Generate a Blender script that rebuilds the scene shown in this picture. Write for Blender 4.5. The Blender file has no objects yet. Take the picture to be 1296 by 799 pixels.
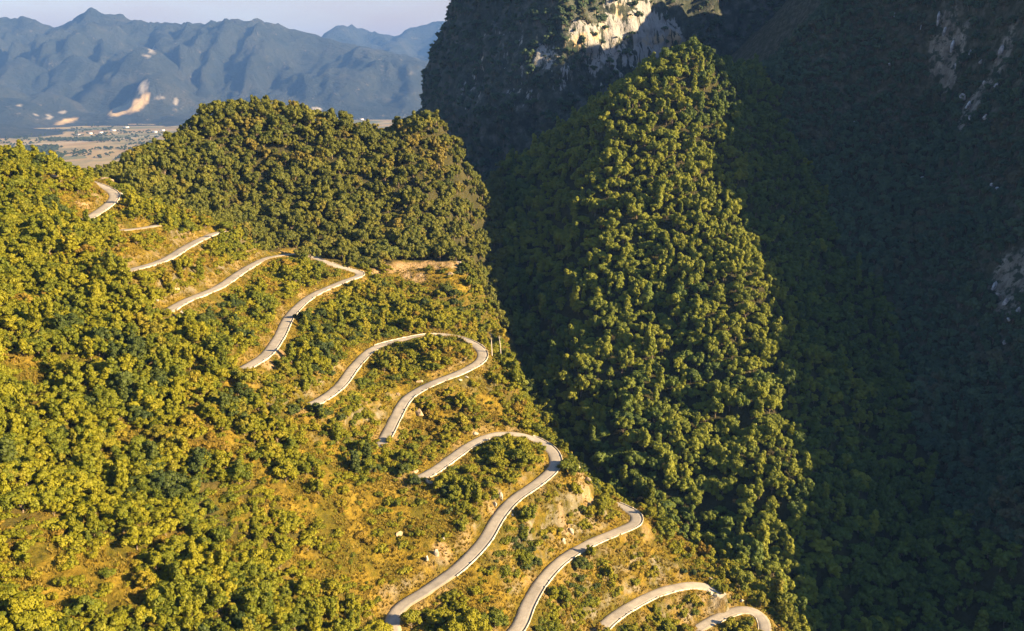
import bpy, bmesh, math, random
import numpy as np
from mathutils import Vector, Matrix, Quaternion

random.seed(7)
rng = np.random.default_rng(7)
scene = bpy.context.scene
COL = scene.collection
CAMZ = 400.0            # height of the drone above the far valley plain (z = 0)
PITCH = math.radians(15.4)
F = 1122.0              # focal length in photo pixels (photo is 1296 x 799)

# ------------------------------------------------------------------ camera, sky, sun, exposure
cam = bpy.data.cameras.new('camera')
cam.sensor_width = 36.0
cam.lens = 36.0 * F / 1296.0
cam.clip_start = 1.0
cam.clip_end = 60000.0
cam_ob = bpy.data.objects.new('camera', cam)
COL.objects.link(cam_ob)
cam_ob.location = (0, 0, CAMZ)
cam_ob.rotation_euler = (math.pi / 2 - PITCH, 0, 0)
scene.camera = cam_ob

SUN_EL, SUN_AZ = math.radians(21.0), math.radians(105.0)     # azimuth clockwise from +Y (the view direction)
SUN_DIR = Vector((math.sin(SUN_AZ) * math.cos(SUN_EL), math.cos(SUN_AZ) * math.cos(SUN_EL), math.sin(SUN_EL)))
world = bpy.data.worlds.new('World')
scene.world = world
world.use_nodes = True
wn = world.node_tree.nodes
sky = wn.new('ShaderNodeTexSky')
sky.sky_type = 'NISHITA'
sky.sun_disc = False
sky.sun_elevation = SUN_EL
sky.sun_rotation = SUN_AZ
sky.altitude = 400
sky.air_density = 1.0
sky.dust_density = 0.6
sky.ozone_density = 3.0
wl = world.node_tree.links
tc = wn.new('ShaderNodeTexCoord')
sep = wn.new('ShaderNodeSeparateXYZ')
wl.new(tc.outputs['Generated'], sep.inputs[0])
stretch = wn.new('ShaderNodeMapping')
stretch.inputs['Scale'].default_value = (2.0, 2.0, 9.0)
wl.new(tc.outputs['Generated'], stretch.inputs[0])
streaks = wn.new('ShaderNodeTexNoise')
streaks.inputs['Scale'].default_value = 2.2
streaks.inputs['Detail'].default_value = 5.0
wl.new(stretch.outputs[0], streaks.inputs['Vector'])
veil = wn.new('ShaderNodeMapRange')           # thick near the horizon, thin overhead
for n_, v_ in ((1, 0.0), (2, 0.32), (3, 0.92), (4, 0.0)):
    veil.inputs[n_].default_value = v_
wl.new(sep.outputs[2], veil.inputs[0])
thin = wn.new('ShaderNodeMapRange')
for n_, v_ in ((1, 0.3), (2, 0.7), (3, 0.75), (4, 1.05)):
    thin.inputs[n_].default_value = v_
wl.new(streaks.outputs['Fac'], thin.inputs[0])
fac = wn.new('ShaderNodeMath'); fac.operation = 'MULTIPLY'; fac.use_clamp = True
wl.new(veil.outputs[0], fac.inputs[0]); wl.new(thin.outputs[0], fac.inputs[1])
cloud_mix = wn.new('ShaderNodeMix'); cloud_mix.data_type = 'RGBA'
wl.new(fac.outputs[0], cloud_mix.inputs[0])
wl.new(sky.outputs[0], cloud_mix.inputs[6])
cloud_mix.inputs[7].default_value = (2.95, 1.72, 1.38, 1)
wl.new(cloud_mix.outputs[2], wn['Background'].inputs[0])
wn['Background'].inputs[1].default_value = 0.055

sun = bpy.data.lights.new('sun', 'SUN')
sun.energy = 5.0
sun.angle = math.radians(0.53)
sun.color = (1.0, 0.75, 0.43)
sun_ob = bpy.data.objects.new('sun', sun)
COL.objects.link(sun_ob)
sun_ob.rotation_mode = 'QUATERNION'
sun_ob.rotation_quaternion = SUN_DIR.to_track_quat('Z', 'Y')
sun_ob.location = SUN_DIR * 500

scene.view_settings.view_transform = 'Standard'
scene.view_settings.look = 'None'
scene.view_settings.exposure = 2.3
scene.view_settings.gamma = 1.0
scene.cycles.max_bounces = 6
scene.cycles.diffuse_bounces = 1
scene.cycles.glossy_bounces = 1
scene.cycles.transmission_bounces = 2
scene.cycles.volume_bounces = 0
scene.cycles.transparent_max_bounces = 4

# ------------------------------------------------------------------ helpers
def ray(u, v):
    """World direction through photo pixel (u, v), scaled so that its Y component is 1 (Y = ground distance ahead)."""
    a, b = (u - 648.0) / F, -(v - 399.5) / F
    d = np.array([a, math.cos(PITCH) + b * math.sin(PITCH), -math.sin(PITCH) + b * math.cos(PITCH)])
    return d / d[1]

def P(u, v, Y=None, z=None, dz=0.0):
    """A place in the world: seen at (u, v), at distance Y ahead or at height z relative to the camera."""
    d = ray(u, v)
    if Y is None:
        Y = z / d[2]
    return (d[0] * Y, Y, d[2] * Y + dz)

def hash3(ix, iy, iz, seed):
    h = (ix.astype(np.int64) * 374761393 + iy.astype(np.int64) * 668265263 + iz.astype(np.int64) * 2147483647 + seed * 974634533) & 0xFFFFFFFF
    h = ((h ^ (h >> 13)) * 1274126177) & 0xFFFFFFFF
    h = (h ^ (h >> 16)) & 0xFFFFFFFF
    h = (h * 2246822519) & 0xFFFFFFFF
    h = h ^ (h >> 15)
    return (h & 0xFFFFFF) / float(0xFFFFFF) * 2 - 1

def vnoise(x, y, z=None, seed=0):
    x = np.asarray(x, float); y = np.asarray(y, float)
    z = np.zeros_like(x) if z is None else np.asarray(z, float)
    ix, iy, iz = np.floor(x), np.floor(y), np.floor(z)
    fx, fy, fz = x - ix, y - iy, z - iz
    fx, fy, fz = [f * f * f * (f * (f * 6 - 15) + 10) for f in (fx, fy, fz)]
    out = 0
    for dx in (0, 1):
        for dy in (0, 1):
            for dz in (0, 1):
                w = (fx if dx else 1 - fx) * (fy if dy else 1 - fy) * (fz if dz else 1 - fz)
                out = out + w * hash3(ix + dx, iy + dy, iz + dz, seed)
    return out

def fbm(x, y, z=None, seed=0, octaves=4, gain=0.5, ridged=False):
    out, amp, tot, f = 0, 1.0, 0, 1.0
    for o in range(octaves):
        n = vnoise(np.asarray(x) * f, np.asarray(y) * f, None if z is None else np.asarray(z) * f, seed + o * 17)
        if ridged:
            n = 1 - 2 * np.abs(n)
        out = out + amp * n
        tot += amp
        amp *= gain
        f *= 2.03
    return out / tot

def smooth(a, b, x):
    t = np.clip((np.asarray(x, float) - a) / (b - a), 0, 1)
    return t * t * (3 - 2 * t)

def link(o, parent=None, **props):
    COL.objects.link(o)
    if parent is not None:
        o.parent = parent
    for k, v in props.items():
        if v is not None:
            o[k] = v
    return o

def mesh_np(name, verts, faces, mat=None, shade_smooth=False):
    me = bpy.data.meshes.new(name)
    verts = np.asarray(verts, np.float32)
    me.vertices.add(len(verts))
    me.vertices.foreach_set('co', verts.ravel())
    faces = [np.asarray(f, np.int32) for f in (faces if isinstance(faces, list) else [faces]) if len(f)]
    nl = sum(f.size for f in faces)
    npoly = sum(len(f) for f in faces)
    me.loops.add(nl)
    me.polygons.add(npoly)
    me.loops.foreach_set('vertex_index', np.concatenate([f.ravel() for f in faces]))
    tot = np.concatenate([np.full(len(f), f.shape[1], np.int32) for f in faces])
    start = np.concatenate([[0], np.cumsum(tot)[:-1]]).astype(np.int32)
    me.polygons.foreach_set('loop_start', start)
    me.polygons.foreach_set('loop_total', tot)
    if shade_smooth:
        me.polygons.foreach_set('use_smooth', np.ones(npoly, bool))
    me.update(calc_edges=True)
    if mat:
        me.materials.append(mat)
    return me

def grid_faces(nx, ny):
    i = np.arange(nx * ny).reshape(ny, nx)
    return np.stack([i[:-1, :-1], i[:-1, 1:], i[1:, 1:], i[1:, :-1]], -1).reshape(-1, 4)

def add_attr(me, name, values):
    a = me.attributes.new(name, 'FLOAT', 'POINT')
    a.data.foreach_set('value', np.asarray(values, np.float32))

# ------------------------------------------------------------------ materials
def nodes_of(name):
    m = bpy.data.materials.new(name)
    m.use_nodes = True
    nt = m.node_tree
    for n in list(nt.nodes):
        nt.nodes.remove(n)
    out = nt.nodes.new('ShaderNodeOutputMaterial')
    return m, nt, out

class NT:
    def __init__(s, nt):
        s.nt = nt
    def n(s, typ, **kw):
        node = s.nt.nodes.new(typ)
        for k, v in kw.items():
            setattr(node, k, v)
        return node
    def l(s, a, b):
        s.nt.links.new(a, b)
    def pos(s):
        return s.n('ShaderNodeNewGeometry').outputs['Position']
    def noise(s, scale, detail=3.0, rough=0.55, vec=None):
        n = s.n('ShaderNodeTexNoise')
        n.inputs['Scale'].default_value = scale
        n.inputs['Detail'].default_value = detail
        n.inputs['Roughness'].default_value = rough
        s.l(vec if vec is not None else s.pos(), n.inputs['Vector'])
        return n.outputs['Fac']
    def ramp(s, fac, stops):
        r = s.n('ShaderNodeValToRGB')
        e = r.color_ramp.elements
        while len(e) < len(stops):
            e.new(0.5)
        for el, (p, c) in zip(e, stops):
            el.position = p
            el.color = (*c, 1) if len(c) == 3 else c
        s.l(fac, r.inputs[0])
        return r.outputs[0]
    def mix(s, fac, a, b, blend='MIX'):
        m = s.n('ShaderNodeMix', data_type='RGBA', blend_type=blend)
        for sock, v in ((m.inputs[0], fac), (m.inputs[6], a), (m.inputs[7], b)):
            if isinstance(v, (int, float)):
                sock.default_value = v
            elif isinstance(v, tuple):
                sock.default_value = (*v, 1)
            else:
                s.l(v, sock)
        return m.outputs[2]
    def math(s, op, a, b=0.0, clamp=False):
        m = s.n('ShaderNodeMath', operation=op, use_clamp=clamp)
        for sock, v in ((m.inputs[0], a), (m.inputs[1], b)):
            if isinstance(v, (int, float)):
                sock.default_value = v
            else:
                s.l(v, sock)
        return m.outputs[0]
    def rng(s, val, a, b, c=0.0, d=1.0):
        m = s.n('ShaderNodeMapRange', interpolation_type='SMOOTHSTEP')
        s.l(val, m.inputs[0])
        for i, v in enumerate((a, b, c, d)):
            m.inputs[i + 1].default_value = v
        return m.outputs[0]
    def attr(s, name, typ='GEOMETRY'):
        a = s.n('ShaderNodeAttribute', attribute_type=typ, attribute_name=name)
        return a.outputs['Fac']
    def bump(s, h, dist=0.5, strength=1.0):
        b = s.n('ShaderNodeBump')
        b.inputs['Distance'].default_value = dist
        b.inputs['Strength'].default_value = strength
        s.l(h, b.inputs['Height'])
        return b.outputs[0]
    def principled(s, color, rough=0.85, normal=None, spec=0.2):
        p = s.n('ShaderNodeBsdfPrincipled')
        if isinstance(color, tuple):
            p.inputs['Base Color'].default_value = (*color, 1)
        else:
            s.l(color, p.inputs['Base Color'])
        p.inputs['Roughness'].default_value = rough
        p.inputs['Specular IOR Level'].default_value = spec
        if normal is not None:
            s.l(normal, p.inputs['Normal'])
        return p.outputs[0]

def leaf_material(name, dark, mid, light, patch=None, patch_amt=0.0, trans=0.22):
    """Foliage: three tones picked per plant, finer tones per leaf clump, and patches of another colour across the slope."""
    m, nt, out = nodes_of(name)
    k = NT(nt)
    rnd = k.n('ShaderNodeObjectInfo').outputs['Random']
    base = k.ramp(rnd, [(0.0, dark), (0.5, mid), (1.0, light)])
    clump = k.noise(0.55, 2.0)
    base = k.mix(k.rng(clump, 0.35, 0.7, 0.0, 0.55), base, light)
    if patch:
        pn = k.noise(0.035, 3.0)
        pr = k.math('ADD', pn, k.math('MULTIPLY', rnd, 0.25))
        base = k.mix(k.rng(pr, 0.72 - patch_amt * 0.2, 0.86 - patch_amt * 0.2), base, patch)
    p = k.principled(base, 0.65, None, 0.25)
    t = k.n('ShaderNodeBsdfTranslucent')
    k.l(k.mix(0.5, base, light), t.inputs[0])
    mx = k.n('ShaderNodeMixShader')
    mx.inputs[0].default_value = trans
    k.l(p, mx.inputs[1]); k.l(t.outputs[0], mx.inputs[2]); k.l(mx.outputs[0], out.inputs[0])
    return m

def simple_material(name, color, rough=0.8, var=0.25, scale=1.5, bump=0.0):
    m, nt, out = nodes_of(name)
    k = NT(nt)
    n = k.noise(scale, 4.0)
    c = k.mix(k.rng(n, 0.3, 0.7), tuple(x * (1 - var) for x in color), tuple(min(1, x * (1 + var)) for x in color))
    nrm = k.bump(n, bump) if bump else None
    k.l(k.principled(c, rough, nrm), out.inputs[0])
    return m

# slope (sunny) foliage
M_OLIVE = leaf_material('leaves_olive', (0.064, 0.086, 0.004), (0.104, 0.120, 0.005), (0.155, 0.158, 0.006), (0.17, 0.15, 0.010), 0.0)
M_YELLOW = leaf_material('leaves_yellow_green', (0.108, 0.118, 0.003), (0.158, 0.158, 0.004), (0.205, 0.190, 0.006), (0.22, 0.17, 0.010), 0.0)
M_DARK = leaf_material('leaves_dark_green', (0.026, 0.044, 0.009), (0.042, 0.062, 0.010), (0.070, 0.088, 0.011))
M_RUST = leaf_material('leaves_rusty', (0.150, 0.095, 0.009), (0.190, 0.125, 0.011), (0.230, 0.160, 0.014))
# forest foliage
M_FOREST = leaf_material('leaves_forest', (0.105, 0.140, 0.018), (0.165, 0.194, 0.020), (0.228, 0.238, 0.022), None, 0.0, 0.34)
M_FOREST_SHADED = leaf_material('leaves_forest_shaded', (0.050, 0.082, 0.015), (0.082, 0.120, 0.018), (0.125, 0.162, 0.021), None, 0.0, 0.28)  # darker, greener copy of the forest leaves; valley shade put into the colour
M_KNOLL = leaf_material('leaves_knoll', (0.060, 0.075, 0.010), (0.095, 0.104, 0.011), (0.140, 0.138, 0.013), (0.17, 0.135, 0.02), 0.0)
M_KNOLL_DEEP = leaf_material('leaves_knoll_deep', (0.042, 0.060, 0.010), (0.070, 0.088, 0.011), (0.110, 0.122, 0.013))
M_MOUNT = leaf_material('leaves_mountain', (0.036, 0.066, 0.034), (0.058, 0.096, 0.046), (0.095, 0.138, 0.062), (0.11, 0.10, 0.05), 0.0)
M_GRASS = leaf_material('dry_grass_blades', (0.17, 0.125, 0.015), (0.24, 0.175, 0.02), (0.30, 0.22, 0.035), None, 0, 0.3)
M_BARK = simple_material('bark', (0.16, 0.12, 0.08), 0.9, 0.4, 3.0)
M_PALE_BARK = simple_material('pale_bark', (0.42, 0.37, 0.30), 0.85, 0.25, 2.0)
M_STONE = simple_material('pale_stone', (0.36, 0.32, 0.25), 0.85, 0.3, 1.2, 0.3)
M_TANSTONE = simple_material('tan_stone', (0.34, 0.25, 0.15), 0.9, 0.35, 0.9, 0.4)
M_LIMESTONE = simple_material('limestone', (0.34, 0.34, 0.34), 0.9, 0.5, 0.5, 0.8)
M_KERB = simple_material('kerb_concrete', (0.42, 0.37, 0.29), 0.85, 0.4, 0.8)
M_WHITE = simple_material('white_paint', (0.78, 0.78, 0.76), 0.45, 0.05, 2.0)
M_GLASS = simple_material('dark_glass', (0.03, 0.035, 0.04), 0.1, 0.1, 2.0)
M_TYRE = simple_material('tyre_rubber', (0.02, 0.02, 0.02), 0.9, 0.1, 2.0)

def terrain_material():
    m, nt, out = nodes_of('hill_ground')
    k = NT(nt)
    grass, bare, rock = k.attr('grass'), k.attr('bare'), k.attr('rock')
    soil = k.ramp(k.noise(0.12, 5.0), [(0.3, (0.030, 0.030, 0.012)), (0.7, (0.062, 0.055, 0.020))])
    dry = k.ramp(k.noise(0.30, 6.0, 0.65), [(0.25, (0.070, 0.048, 0.007)), (0.5, (0.185, 0.125, 0.013)), (0.75, (0.30, 0.21, 0.032))])
    green = k.ramp(k.noise(0.5, 4.0), [(0.3, (0.050, 0.046, 0.007)), (0.7, (0.130, 0.105, 0.010))])
    dry = k.mix(k.rng(k.noise(0.09, 5.0, 0.65), 0.42, 0.58), dry, green)
    soil = k.mix(rock, soil, (0.045, 0.055, 0.030))
    c = k.mix(grass, soil, dry)
    earth = k.ramp(k.noise(0.4, 6.0, 0.7), [(0.25, (0.18, 0.11, 0.045)), (0.5, (0.30, 0.20, 0.09)), (0.75, (0.42, 0.32, 0.19))])
    c = k.mix(bare, c, earth)
    st = k.n('ShaderNodeMapping')
    k.l(k.pos(), st.inputs[0]); st.inputs['Scale'].default_value = (1, 1, 0.25)
    stone = k.ramp(k.noise(0.25, 6.0, 0.7, st.outputs[0]), [(0.35, (0.10, 0.085, 0.06)), (0.6, (0.28, 0.245, 0.19)), (0.8, (0.50, 0.46, 0.39))])
    c = k.mix(k.math('MULTIPLY', rock, k.rng(k.noise(0.2, 5.0, 0.65), 0.42, 0.6)), c, stone)
    h = k.math('ADD', k.noise(0.8, 6.0, 0.7), k.math('MULTIPLY', k.noise(0.15, 3.0), 2.0))
    k.l(k.principled(c, 0.95, k.bump(h, 1.4), 0.1), out.inputs[0])
    return m

def road_material():
    m, nt, out = nodes_of('worn_concrete_road')
    k = NT(nt)
    c = k.ramp(k.noise(0.35, 6.0, 0.65), [(0.3, (0.26, 0.228, 0.182)), (0.55, (0.345, 0.305, 0.245)), (0.8, (0.42, 0.375, 0.305))])
    c = k.mix(k.rng(k.noise(0.07, 4.0, 0.6), 0.42, 0.62, 0.0, 0.45), c, (0.17, 0.155, 0.135))
    across = k.attr('across')              # -1 left edge .. 1 right edge
    track = k.math('ABSOLUTE', k.math('SUBTRACT', k.math('ABSOLUTE', across), 0.48))
    c = k.mix(k.rng(track, 0.05, 0.22, 0.22, 0.0), c, (0.20, 0.18, 0.16))
    edge = k.math('ADD', k.math('ABSOLUTE', across), k.math('MULTIPLY', k.noise(0.9, 4.0), 0.35))
    c = k.mix(k.rng(edge, 0.98, 1.2, 0, 0.75), c, (0.34, 0.24, 0.12))
    k.l(k.principled(c, 0.85, k.bump(k.noise(3.0, 4.0), 0.04), 0.2), out.inputs[0])
    return m

# ------------------------------------------------------------------ the road, first as lines in the world
# Every leg: photo positions with the height of the road there (relative to the camera)
LEGS = [
    ('top', [(108, 229, -50.8), (124, 234, -52), (143, 244, -53.6), (142, 254, -55), (118, 272, -57.5), (104, 281, -58.5)]),
    ('spur', [(150, 292, -62), (178, 289, -63), (205, 284, -64.5)]),
    ('first', [(287, 292, -75), (270, 296, -74), (240, 310, -72.5), (205, 330, -70), (165, 342, -68), (150, 347, -67.3)]),
    ('second', [(205, 398, -79), (232, 382, -80.5), (275, 364, -83), (302, 346, -85.5), (322, 334, -87.5), (345, 325, -90), (385, 322, -93.5),
                (428, 338, -97.2), (456, 346, -99.6), (430, 358, -99.6), (395, 374, -98.8), (368, 398, -98), (352, 428, -97), (335, 450, -96), (309, 466, -95), (298, 473, -94.5)]),
    ('third', [(378, 517, -108.4), (400, 509, -109.2), (428, 490, -110.6), (450, 462, -112), (475, 440, -113.2), (510, 430, -114.5), (548, 424, -115.6), (580, 428, -116.2),
               (606, 440, -116.8), (609, 455, -117.4), (585, 470, -118.2), (545, 486, -119.6), (516, 503, -121.4), (502, 525, -123.6), (490, 549, -125.6), (480, 566, -126.6)]),
    ('fourth', [(522, 609, -131.2), (545, 598, -132), (575, 577, -133.2), (602, 559, -134.4), (632, 549, -135.6), (668, 553, -137), (697, 569, -138.4), (703, 588, -139.6),
                (684, 608, -140.8), (650, 632, -142), (630, 655, -143), (612, 685, -144.2), (580, 718, -145.8), (540, 747, -147.4), (507, 768, -148.6), (496, 785, -149.4),
                (500, 806, -150.4), (530, 830, -151.8), (580, 838, -153.4), (625, 822, -155), (655, 795, -156.2), (668, 765, -157.2), (686, 735, -158.2), (712, 708, -159.4), (745, 688, -160.6), (780, 673, -161.8),
                (805, 661, -162.8), (803, 650, -163.2), (785, 641, -163.4), (768, 634, -163.4)]),
    ('sixth', [(752, 806, -171.6), (772, 785, -173), (800, 766, -174.8), (835, 749, -177), (868, 741, -179), (890, 741, -180.4), (906, 747, -181.4), (916, 755, -182.4)]),
    ('seventh', [(868, 806, -186.6), (895, 789, -187.2), (922, 776, -187.8), (945, 771, -188.4), (962, 778, -189), (969, 794, -189.8), (966, 815, -190.6)]),
]
def catmull(pts, step=1.5):
    pts = np.asarray(pts, float)
    p = np.vstack([2 * pts[0] - pts[1], pts, 2 * pts[-1] - pts[-2]])
    out = []
    for i in range(1, len(p) - 2):
        n = max(2, int(np.linalg.norm(p[i + 1] - p[i]) / step))
        t = np.linspace(0, 1, n, endpoint=False)[:, None]
        a, b, c, d = p[i - 1], p[i], p[i + 1], p[i + 2]
        # centripetal-like tangents scaled by neighbouring chord lengths
        d0, d1, d2 = [max(1e-6, np.linalg.norm(x)) ** 0.5 for x in (b - a, c - b, d - c)]
        m1 = (b - a) / d0 - (c - a) / (d0 + d1) + (c - b) / d1
        m2 = (c - b) / d1 - (d - b) / (d1 + d2) + (d - c) / d2
        m1, m2 = m1 * d1, m2 * d1
        out.append((2 * t**3 - 3 * t**2 + 1) * b + (t**3 - 2 * t**2 + t) * m1 + (-2 * t**3 + 3 * t**2) * c + (t**3 - t**2) * m2)
    out.append(p[-2][None])
    q = np.vstack(out)
    # resample evenly, smooth lightly
    s = np.concatenate([[0], np.cumsum(np.linalg.norm(np.diff(q, axis=0), axis=1))])
    n = max(4, int(s[-1] / step))
    q = np.stack([np.interp(np.linspace(0, s[-1], n), s, q[:, i]) for i in range(3)], -1)
    for _ in range(3):
        q[1:-1] = 0.25 * q[:-2] + 0.5 * q[1:-1] + 0.25 * q[2:]
    return q
ROADS = [(nm, catmull([P(u, v, z=z) for u, v, z in pts])) for nm, pts in LEGS]
HALF = 2.25
ROAD_PTS = np.vstack([q for _, q in ROADS])

# ------------------------------------------------------------------ terrain: heights fitted through landmarks
CP = []
def cp(*pts):
    CP.extend(pts)
def plane_a(x, Y):
    z = -110 - 0.5 * (x + 70) + 0.12 * (Y - 300)
    return z if z < -60 else -60 + (z + 60) * 0.55
for x in (-330, -280, -230, -185):
    for Y in (-150, -60, 30, 100, 170, 240, 300, 350, 395):
        cp((x, Y, plane_a(x, Y)))
for x in (-130, -80, -30, 30):
    for Y in (-150, -60, 30, 100, 150, 185):
        cp((x, Y, plane_a(x, Y)))
for x, Y in ((-130, 240), (-110, 225), (-75, 225), (-160, 290), (-60, 190)):
    cp((x, Y, plane_a(x, Y)))
cp((80, 220, -193), (95, 150, -200), (100, 60, -206), (100, -100, -215), (60, 20, -198))
for _, q in ROADS:
    cp(*[tuple(p) for p in q[::6]])
T = -6.0   # canopy height taken off where the photo shows tree tops
# crest of the near hill and what lies behind it
cp(P(0, 187, 385, dz=-4), P(30, 195, 405, dz=-4), P(62, 206, 425, dz=-4), P(95, 222, 445, dz=-3))
cp((-235, 470, -62), (-280, 450, -48), (-330, 440, -45), (-240, 540, -130), (-320, 540, -130), (-400, 430, -70), (-450, 300, -90), (-450, 100, -110), (-450, -100, -130), (-300, 660, -270), (-420, 620, -260), (-200, 800, -370), (-400, 800, -395))
cp(P(131, 229, z=-51), P(121, 229, z=-51), P(142, 228, z=-51.5))
cp(P(125, 212, 470, dz=-8), P(105, 220, 470, dz=-8))
# knoll behind the road
cp(*[P(u, v, Y, dz=T) for u, v, Y in ((150, 206, 475), (200, 180, 500), (240, 150, 540), (290, 132, 555), (340, 130, 560), (400, 143, 565), (450, 152, 570), (490, 166, 575),
     (520, 146, 580), (545, 139, 580), (568, 160, 585), (576, 215, 565), (350, 225, 508), (480, 250, 520), (240, 215, 485), (420, 215, 522), (300, 200, 515), (550, 230, 535), (300, 268, 468), (420, 280, 485), (520, 290, 500))])
cp(*[P(u, v, Y, dz=-3) for u, v, Y in ((350, 312, 455), (250, 272, 440), (400, 322, 458), (200, 258, 432))])
cp(P(480, 340, 462), P(530, 336, 470), P(578, 338, 474), P(592, 338, 476), P(500, 333, 469), P(545, 330, 477), P(575, 331, 481), P(590, 346, 466), P(540, 344, 463), P(510, 352, 458), P(560, 358, 455), P(520, 385, 425, dz=-1), P(560, 395, 415, dz=-1), P(470, 400, 400, dz=-1))
for x in (-200, -120, -50):
    cp((x, 650, -95), (x, 740, -210), (x, 880, -370))
cp((-8, 610, -102), (-8, 660, -84), (10, 700, -72), (-60, 640, -80))
# ravine between the road slope and the central ridge
cp((112, 285, -207), (80, 335, -200), (50, 365, -190), (30, 395, -182), (18, 430, -168), (4, 470, -162), (-1, 510, -147), (-3, 555, -124), (125, 240, -212), (135, 150, -222), (140, 0, -235))
# central ridge: crest, left flank, top
cp(*[P(u, v, Y, dz=T) for u, v, Y in ((872, 58, 650), (868, 130, 600), (852, 250, 532), (845, 350, 482), (842, 430, 445), (838, 500, 412), (832, 570, 380), (820, 640, 345),
     (700, 168, 690), (780, 108, 672), (640, 200, 700), (905, 68, 665), (960, 84, 700), (930, 330, 480), (960, 470, 420), (985, 590, 365), (955, 690, 325), (905, 210, 560), (885, 100, 620))])
cp((42, 490, -122), (30, 490, -130), (48, 550, -74), (60, 610, -34), (38, 440, -147), (48, 405, -163), (58, 375, -176))
# right flank down to the gully, then the right-hand mountain up to its crest
cp(*[P(u, v, Y, dz=T) for u, v, Y in ((1000, 150, 650), (1080, 300, 560), (1150, 450, 480), (1200, 650, 377), (1250, 799, 307), (1100, 799, 305), (1080, 650, 355), (1050, 450, 455), (1000, 300, 535), (1000, 60, 705),
     (1050, 0, 705), (1100, 100, 670), (1200, 100, 645), (1200, 0, 665), (1296, 5, 605), (1296, 200, 530), (1250, 330, 490), (1296, 450, 430), (1296, 600, 350), (1150, 200, 610))])
cp((205, 250, -226), (220, 150, -232), (220, 0, -240))
CREST = [(385, -150, -114), (380, 0, -112), (360, 150, -108), (348, 250, -104), (346, 300, -97), (345, 343, -85), (345, 398, -44), (346, 430, -34), (346, 458, -12), (346, 500, 30), (345, 538, 44), (343, 608, 100), (343, 660, 117), (335, 740, 120), (340, 860, 124), (355, 980, 150)]
cp(*CREST)
for x, Y, z in CREST:
    cp((x + 70, Y, z - 52), (x + 150, Y, z - 125), (x + 240, Y, max(-380, z - 240)))
cp((230, 760, 12), (205, 820, -25), (240, 900, -40), (150, 780, -35), (100, 800, -70), (60, 860, -90), (0, 800, -150), (120, 950, -80), (0, 950, -220), (-60, 1000, -320))
cp((200, 1150, -60), (300, 1200, -60), (350, 1300, -120), (0, 1200, -300), (200, 1400, -300), (-150, 1150, -395), (-350, 1000, -398), (-350, 1300, -398))
CP = np.array(CP, float)
RC = 14.0
def rbf_fit(pts):
    d = np.sqrt(((pts[:, None, :2] - pts[None, :, :2]) ** 2).sum(-1) + RC * RC)
    n = len(pts)
    A = np.zeros((n + 3, n + 3))
    A[:n, :n] = d + np.eye(n) * -0.6
    A[:n, n] = 1; A[:n, n + 1:] = pts[:, :2] / 300
    A[n:, :n] = A[:n, n:].T
    return np.linalg.solve(A, np.concatenate([pts[:, 2], np.zeros(3)]))
W = rbf_fit(CP)
def rbf_eval(x, y):
    x = np.ravel(x); y = np.ravel(y)
    out = np.empty(len(x))
    for i in range(0, len(x), 20000):
        s = slice(i, i + 20000)
        d = np.sqrt((x[s, None] - CP[None, :, 0]) ** 2 + (y[s, None] - CP[None, :, 1]) ** 2 + RC * RC)
        out[s] = d @ W[:-3] + W[-3] + (x[s] * W[-2] + y[s] * W[-1]) / 300
    return out

def road_near(x, y, k=1):
    """Distance to the nearest road sample and its index."""
    x = np.ravel(x); y = np.ravel(y)
    best = np.full(len(x), 1e9); idx = np.zeros(len(x), int)
    sel = np.where((x > -240) & (x < 140) & (y > 150) & (y < 500))[0]
    for i in range(0, len(sel), 10000):
        s = sel[i:i + 10000]
        d = (x[s, None] - ROAD_PTS[None, :, 0]) ** 2 + (y[s, None] - ROAD_PTS[None, :, 1]) ** 2
        j = d.argmin(1)
        best[s] = np.sqrt(d[np.arange(len(s)), j]); idx[s] = j
    return best, idx

ax = np.concatenate([np.arange(-640, -230, 6.0), np.arange(-230, 130, 1.25), np.arange(130, 345, 2.5), np.arange(345, 640, 7.0)])
ay = np.concatenate([np.arange(-200, 140, 8.0), np.arange(140, 480, 1.25), np.arange(480, 720, 2.5), np.arange(720, 1420, 9.0)])
GX, GY = np.meshgrid(ax, ay)
gx, gy = GX.ravel(), GY.ravel()
def crest_dist():
    pass
gz = rbf_eval(gx, gy)
# which part of the country a place belongs to
RAV = np.array([(140, -200), (135, 150), (125, 240), (112, 285), (80, 335), (50, 365), (30, 395), (18, 430), (4, 470), (-1, 510), (-3, 555), (-6, 660)], float)
GUL = np.array([(225, -200), (222, 150), (212, 250), (200, 307), (205, 377), (225, 480), (218, 560), (199, 650), (188, 700), (180, 1400)], float)
def rav_x(y):
    return np.interp(y, RAV[:, 1], RAV[:, 0])
def gul_x(y):
    return np.interp(y, GUL[:, 1], GUL[:, 0])
FOOT = np.array([(-400, 470), (-230, 452), (-205, 440), (-175, 425), (-150, 432), (-120, 442), (-85, 456), (-60, 466), (-25, 476), (10, 490)], float)
def foot_y(x):
    return np.interp(x, FOOT[:, 0], FOOT[:, 1])
def zones(x, y):
    """0 road slope, 1 knoll, 2 ridge and valley forest, 3 right-hand mountain"""
    z = np.full(np.shape(x), 2)
    left = x < rav_x(y)
    z[left] = 0
    z[left & (y > foot_y(x))] = 1
    z[x > gul_x(y) + 10 * vnoise(x / 40, y / 40, seed=5)] = 3
    return z
zn = zones(gx, gy)
inner = smooth(1400, 1100, gy) * smooth(-640, -500, gx)
rough = np.where(zn == 0, 1.0, np.where(zn == 1, 2.2, np.where(zn == 2, 3.0, 5.0)))
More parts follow.
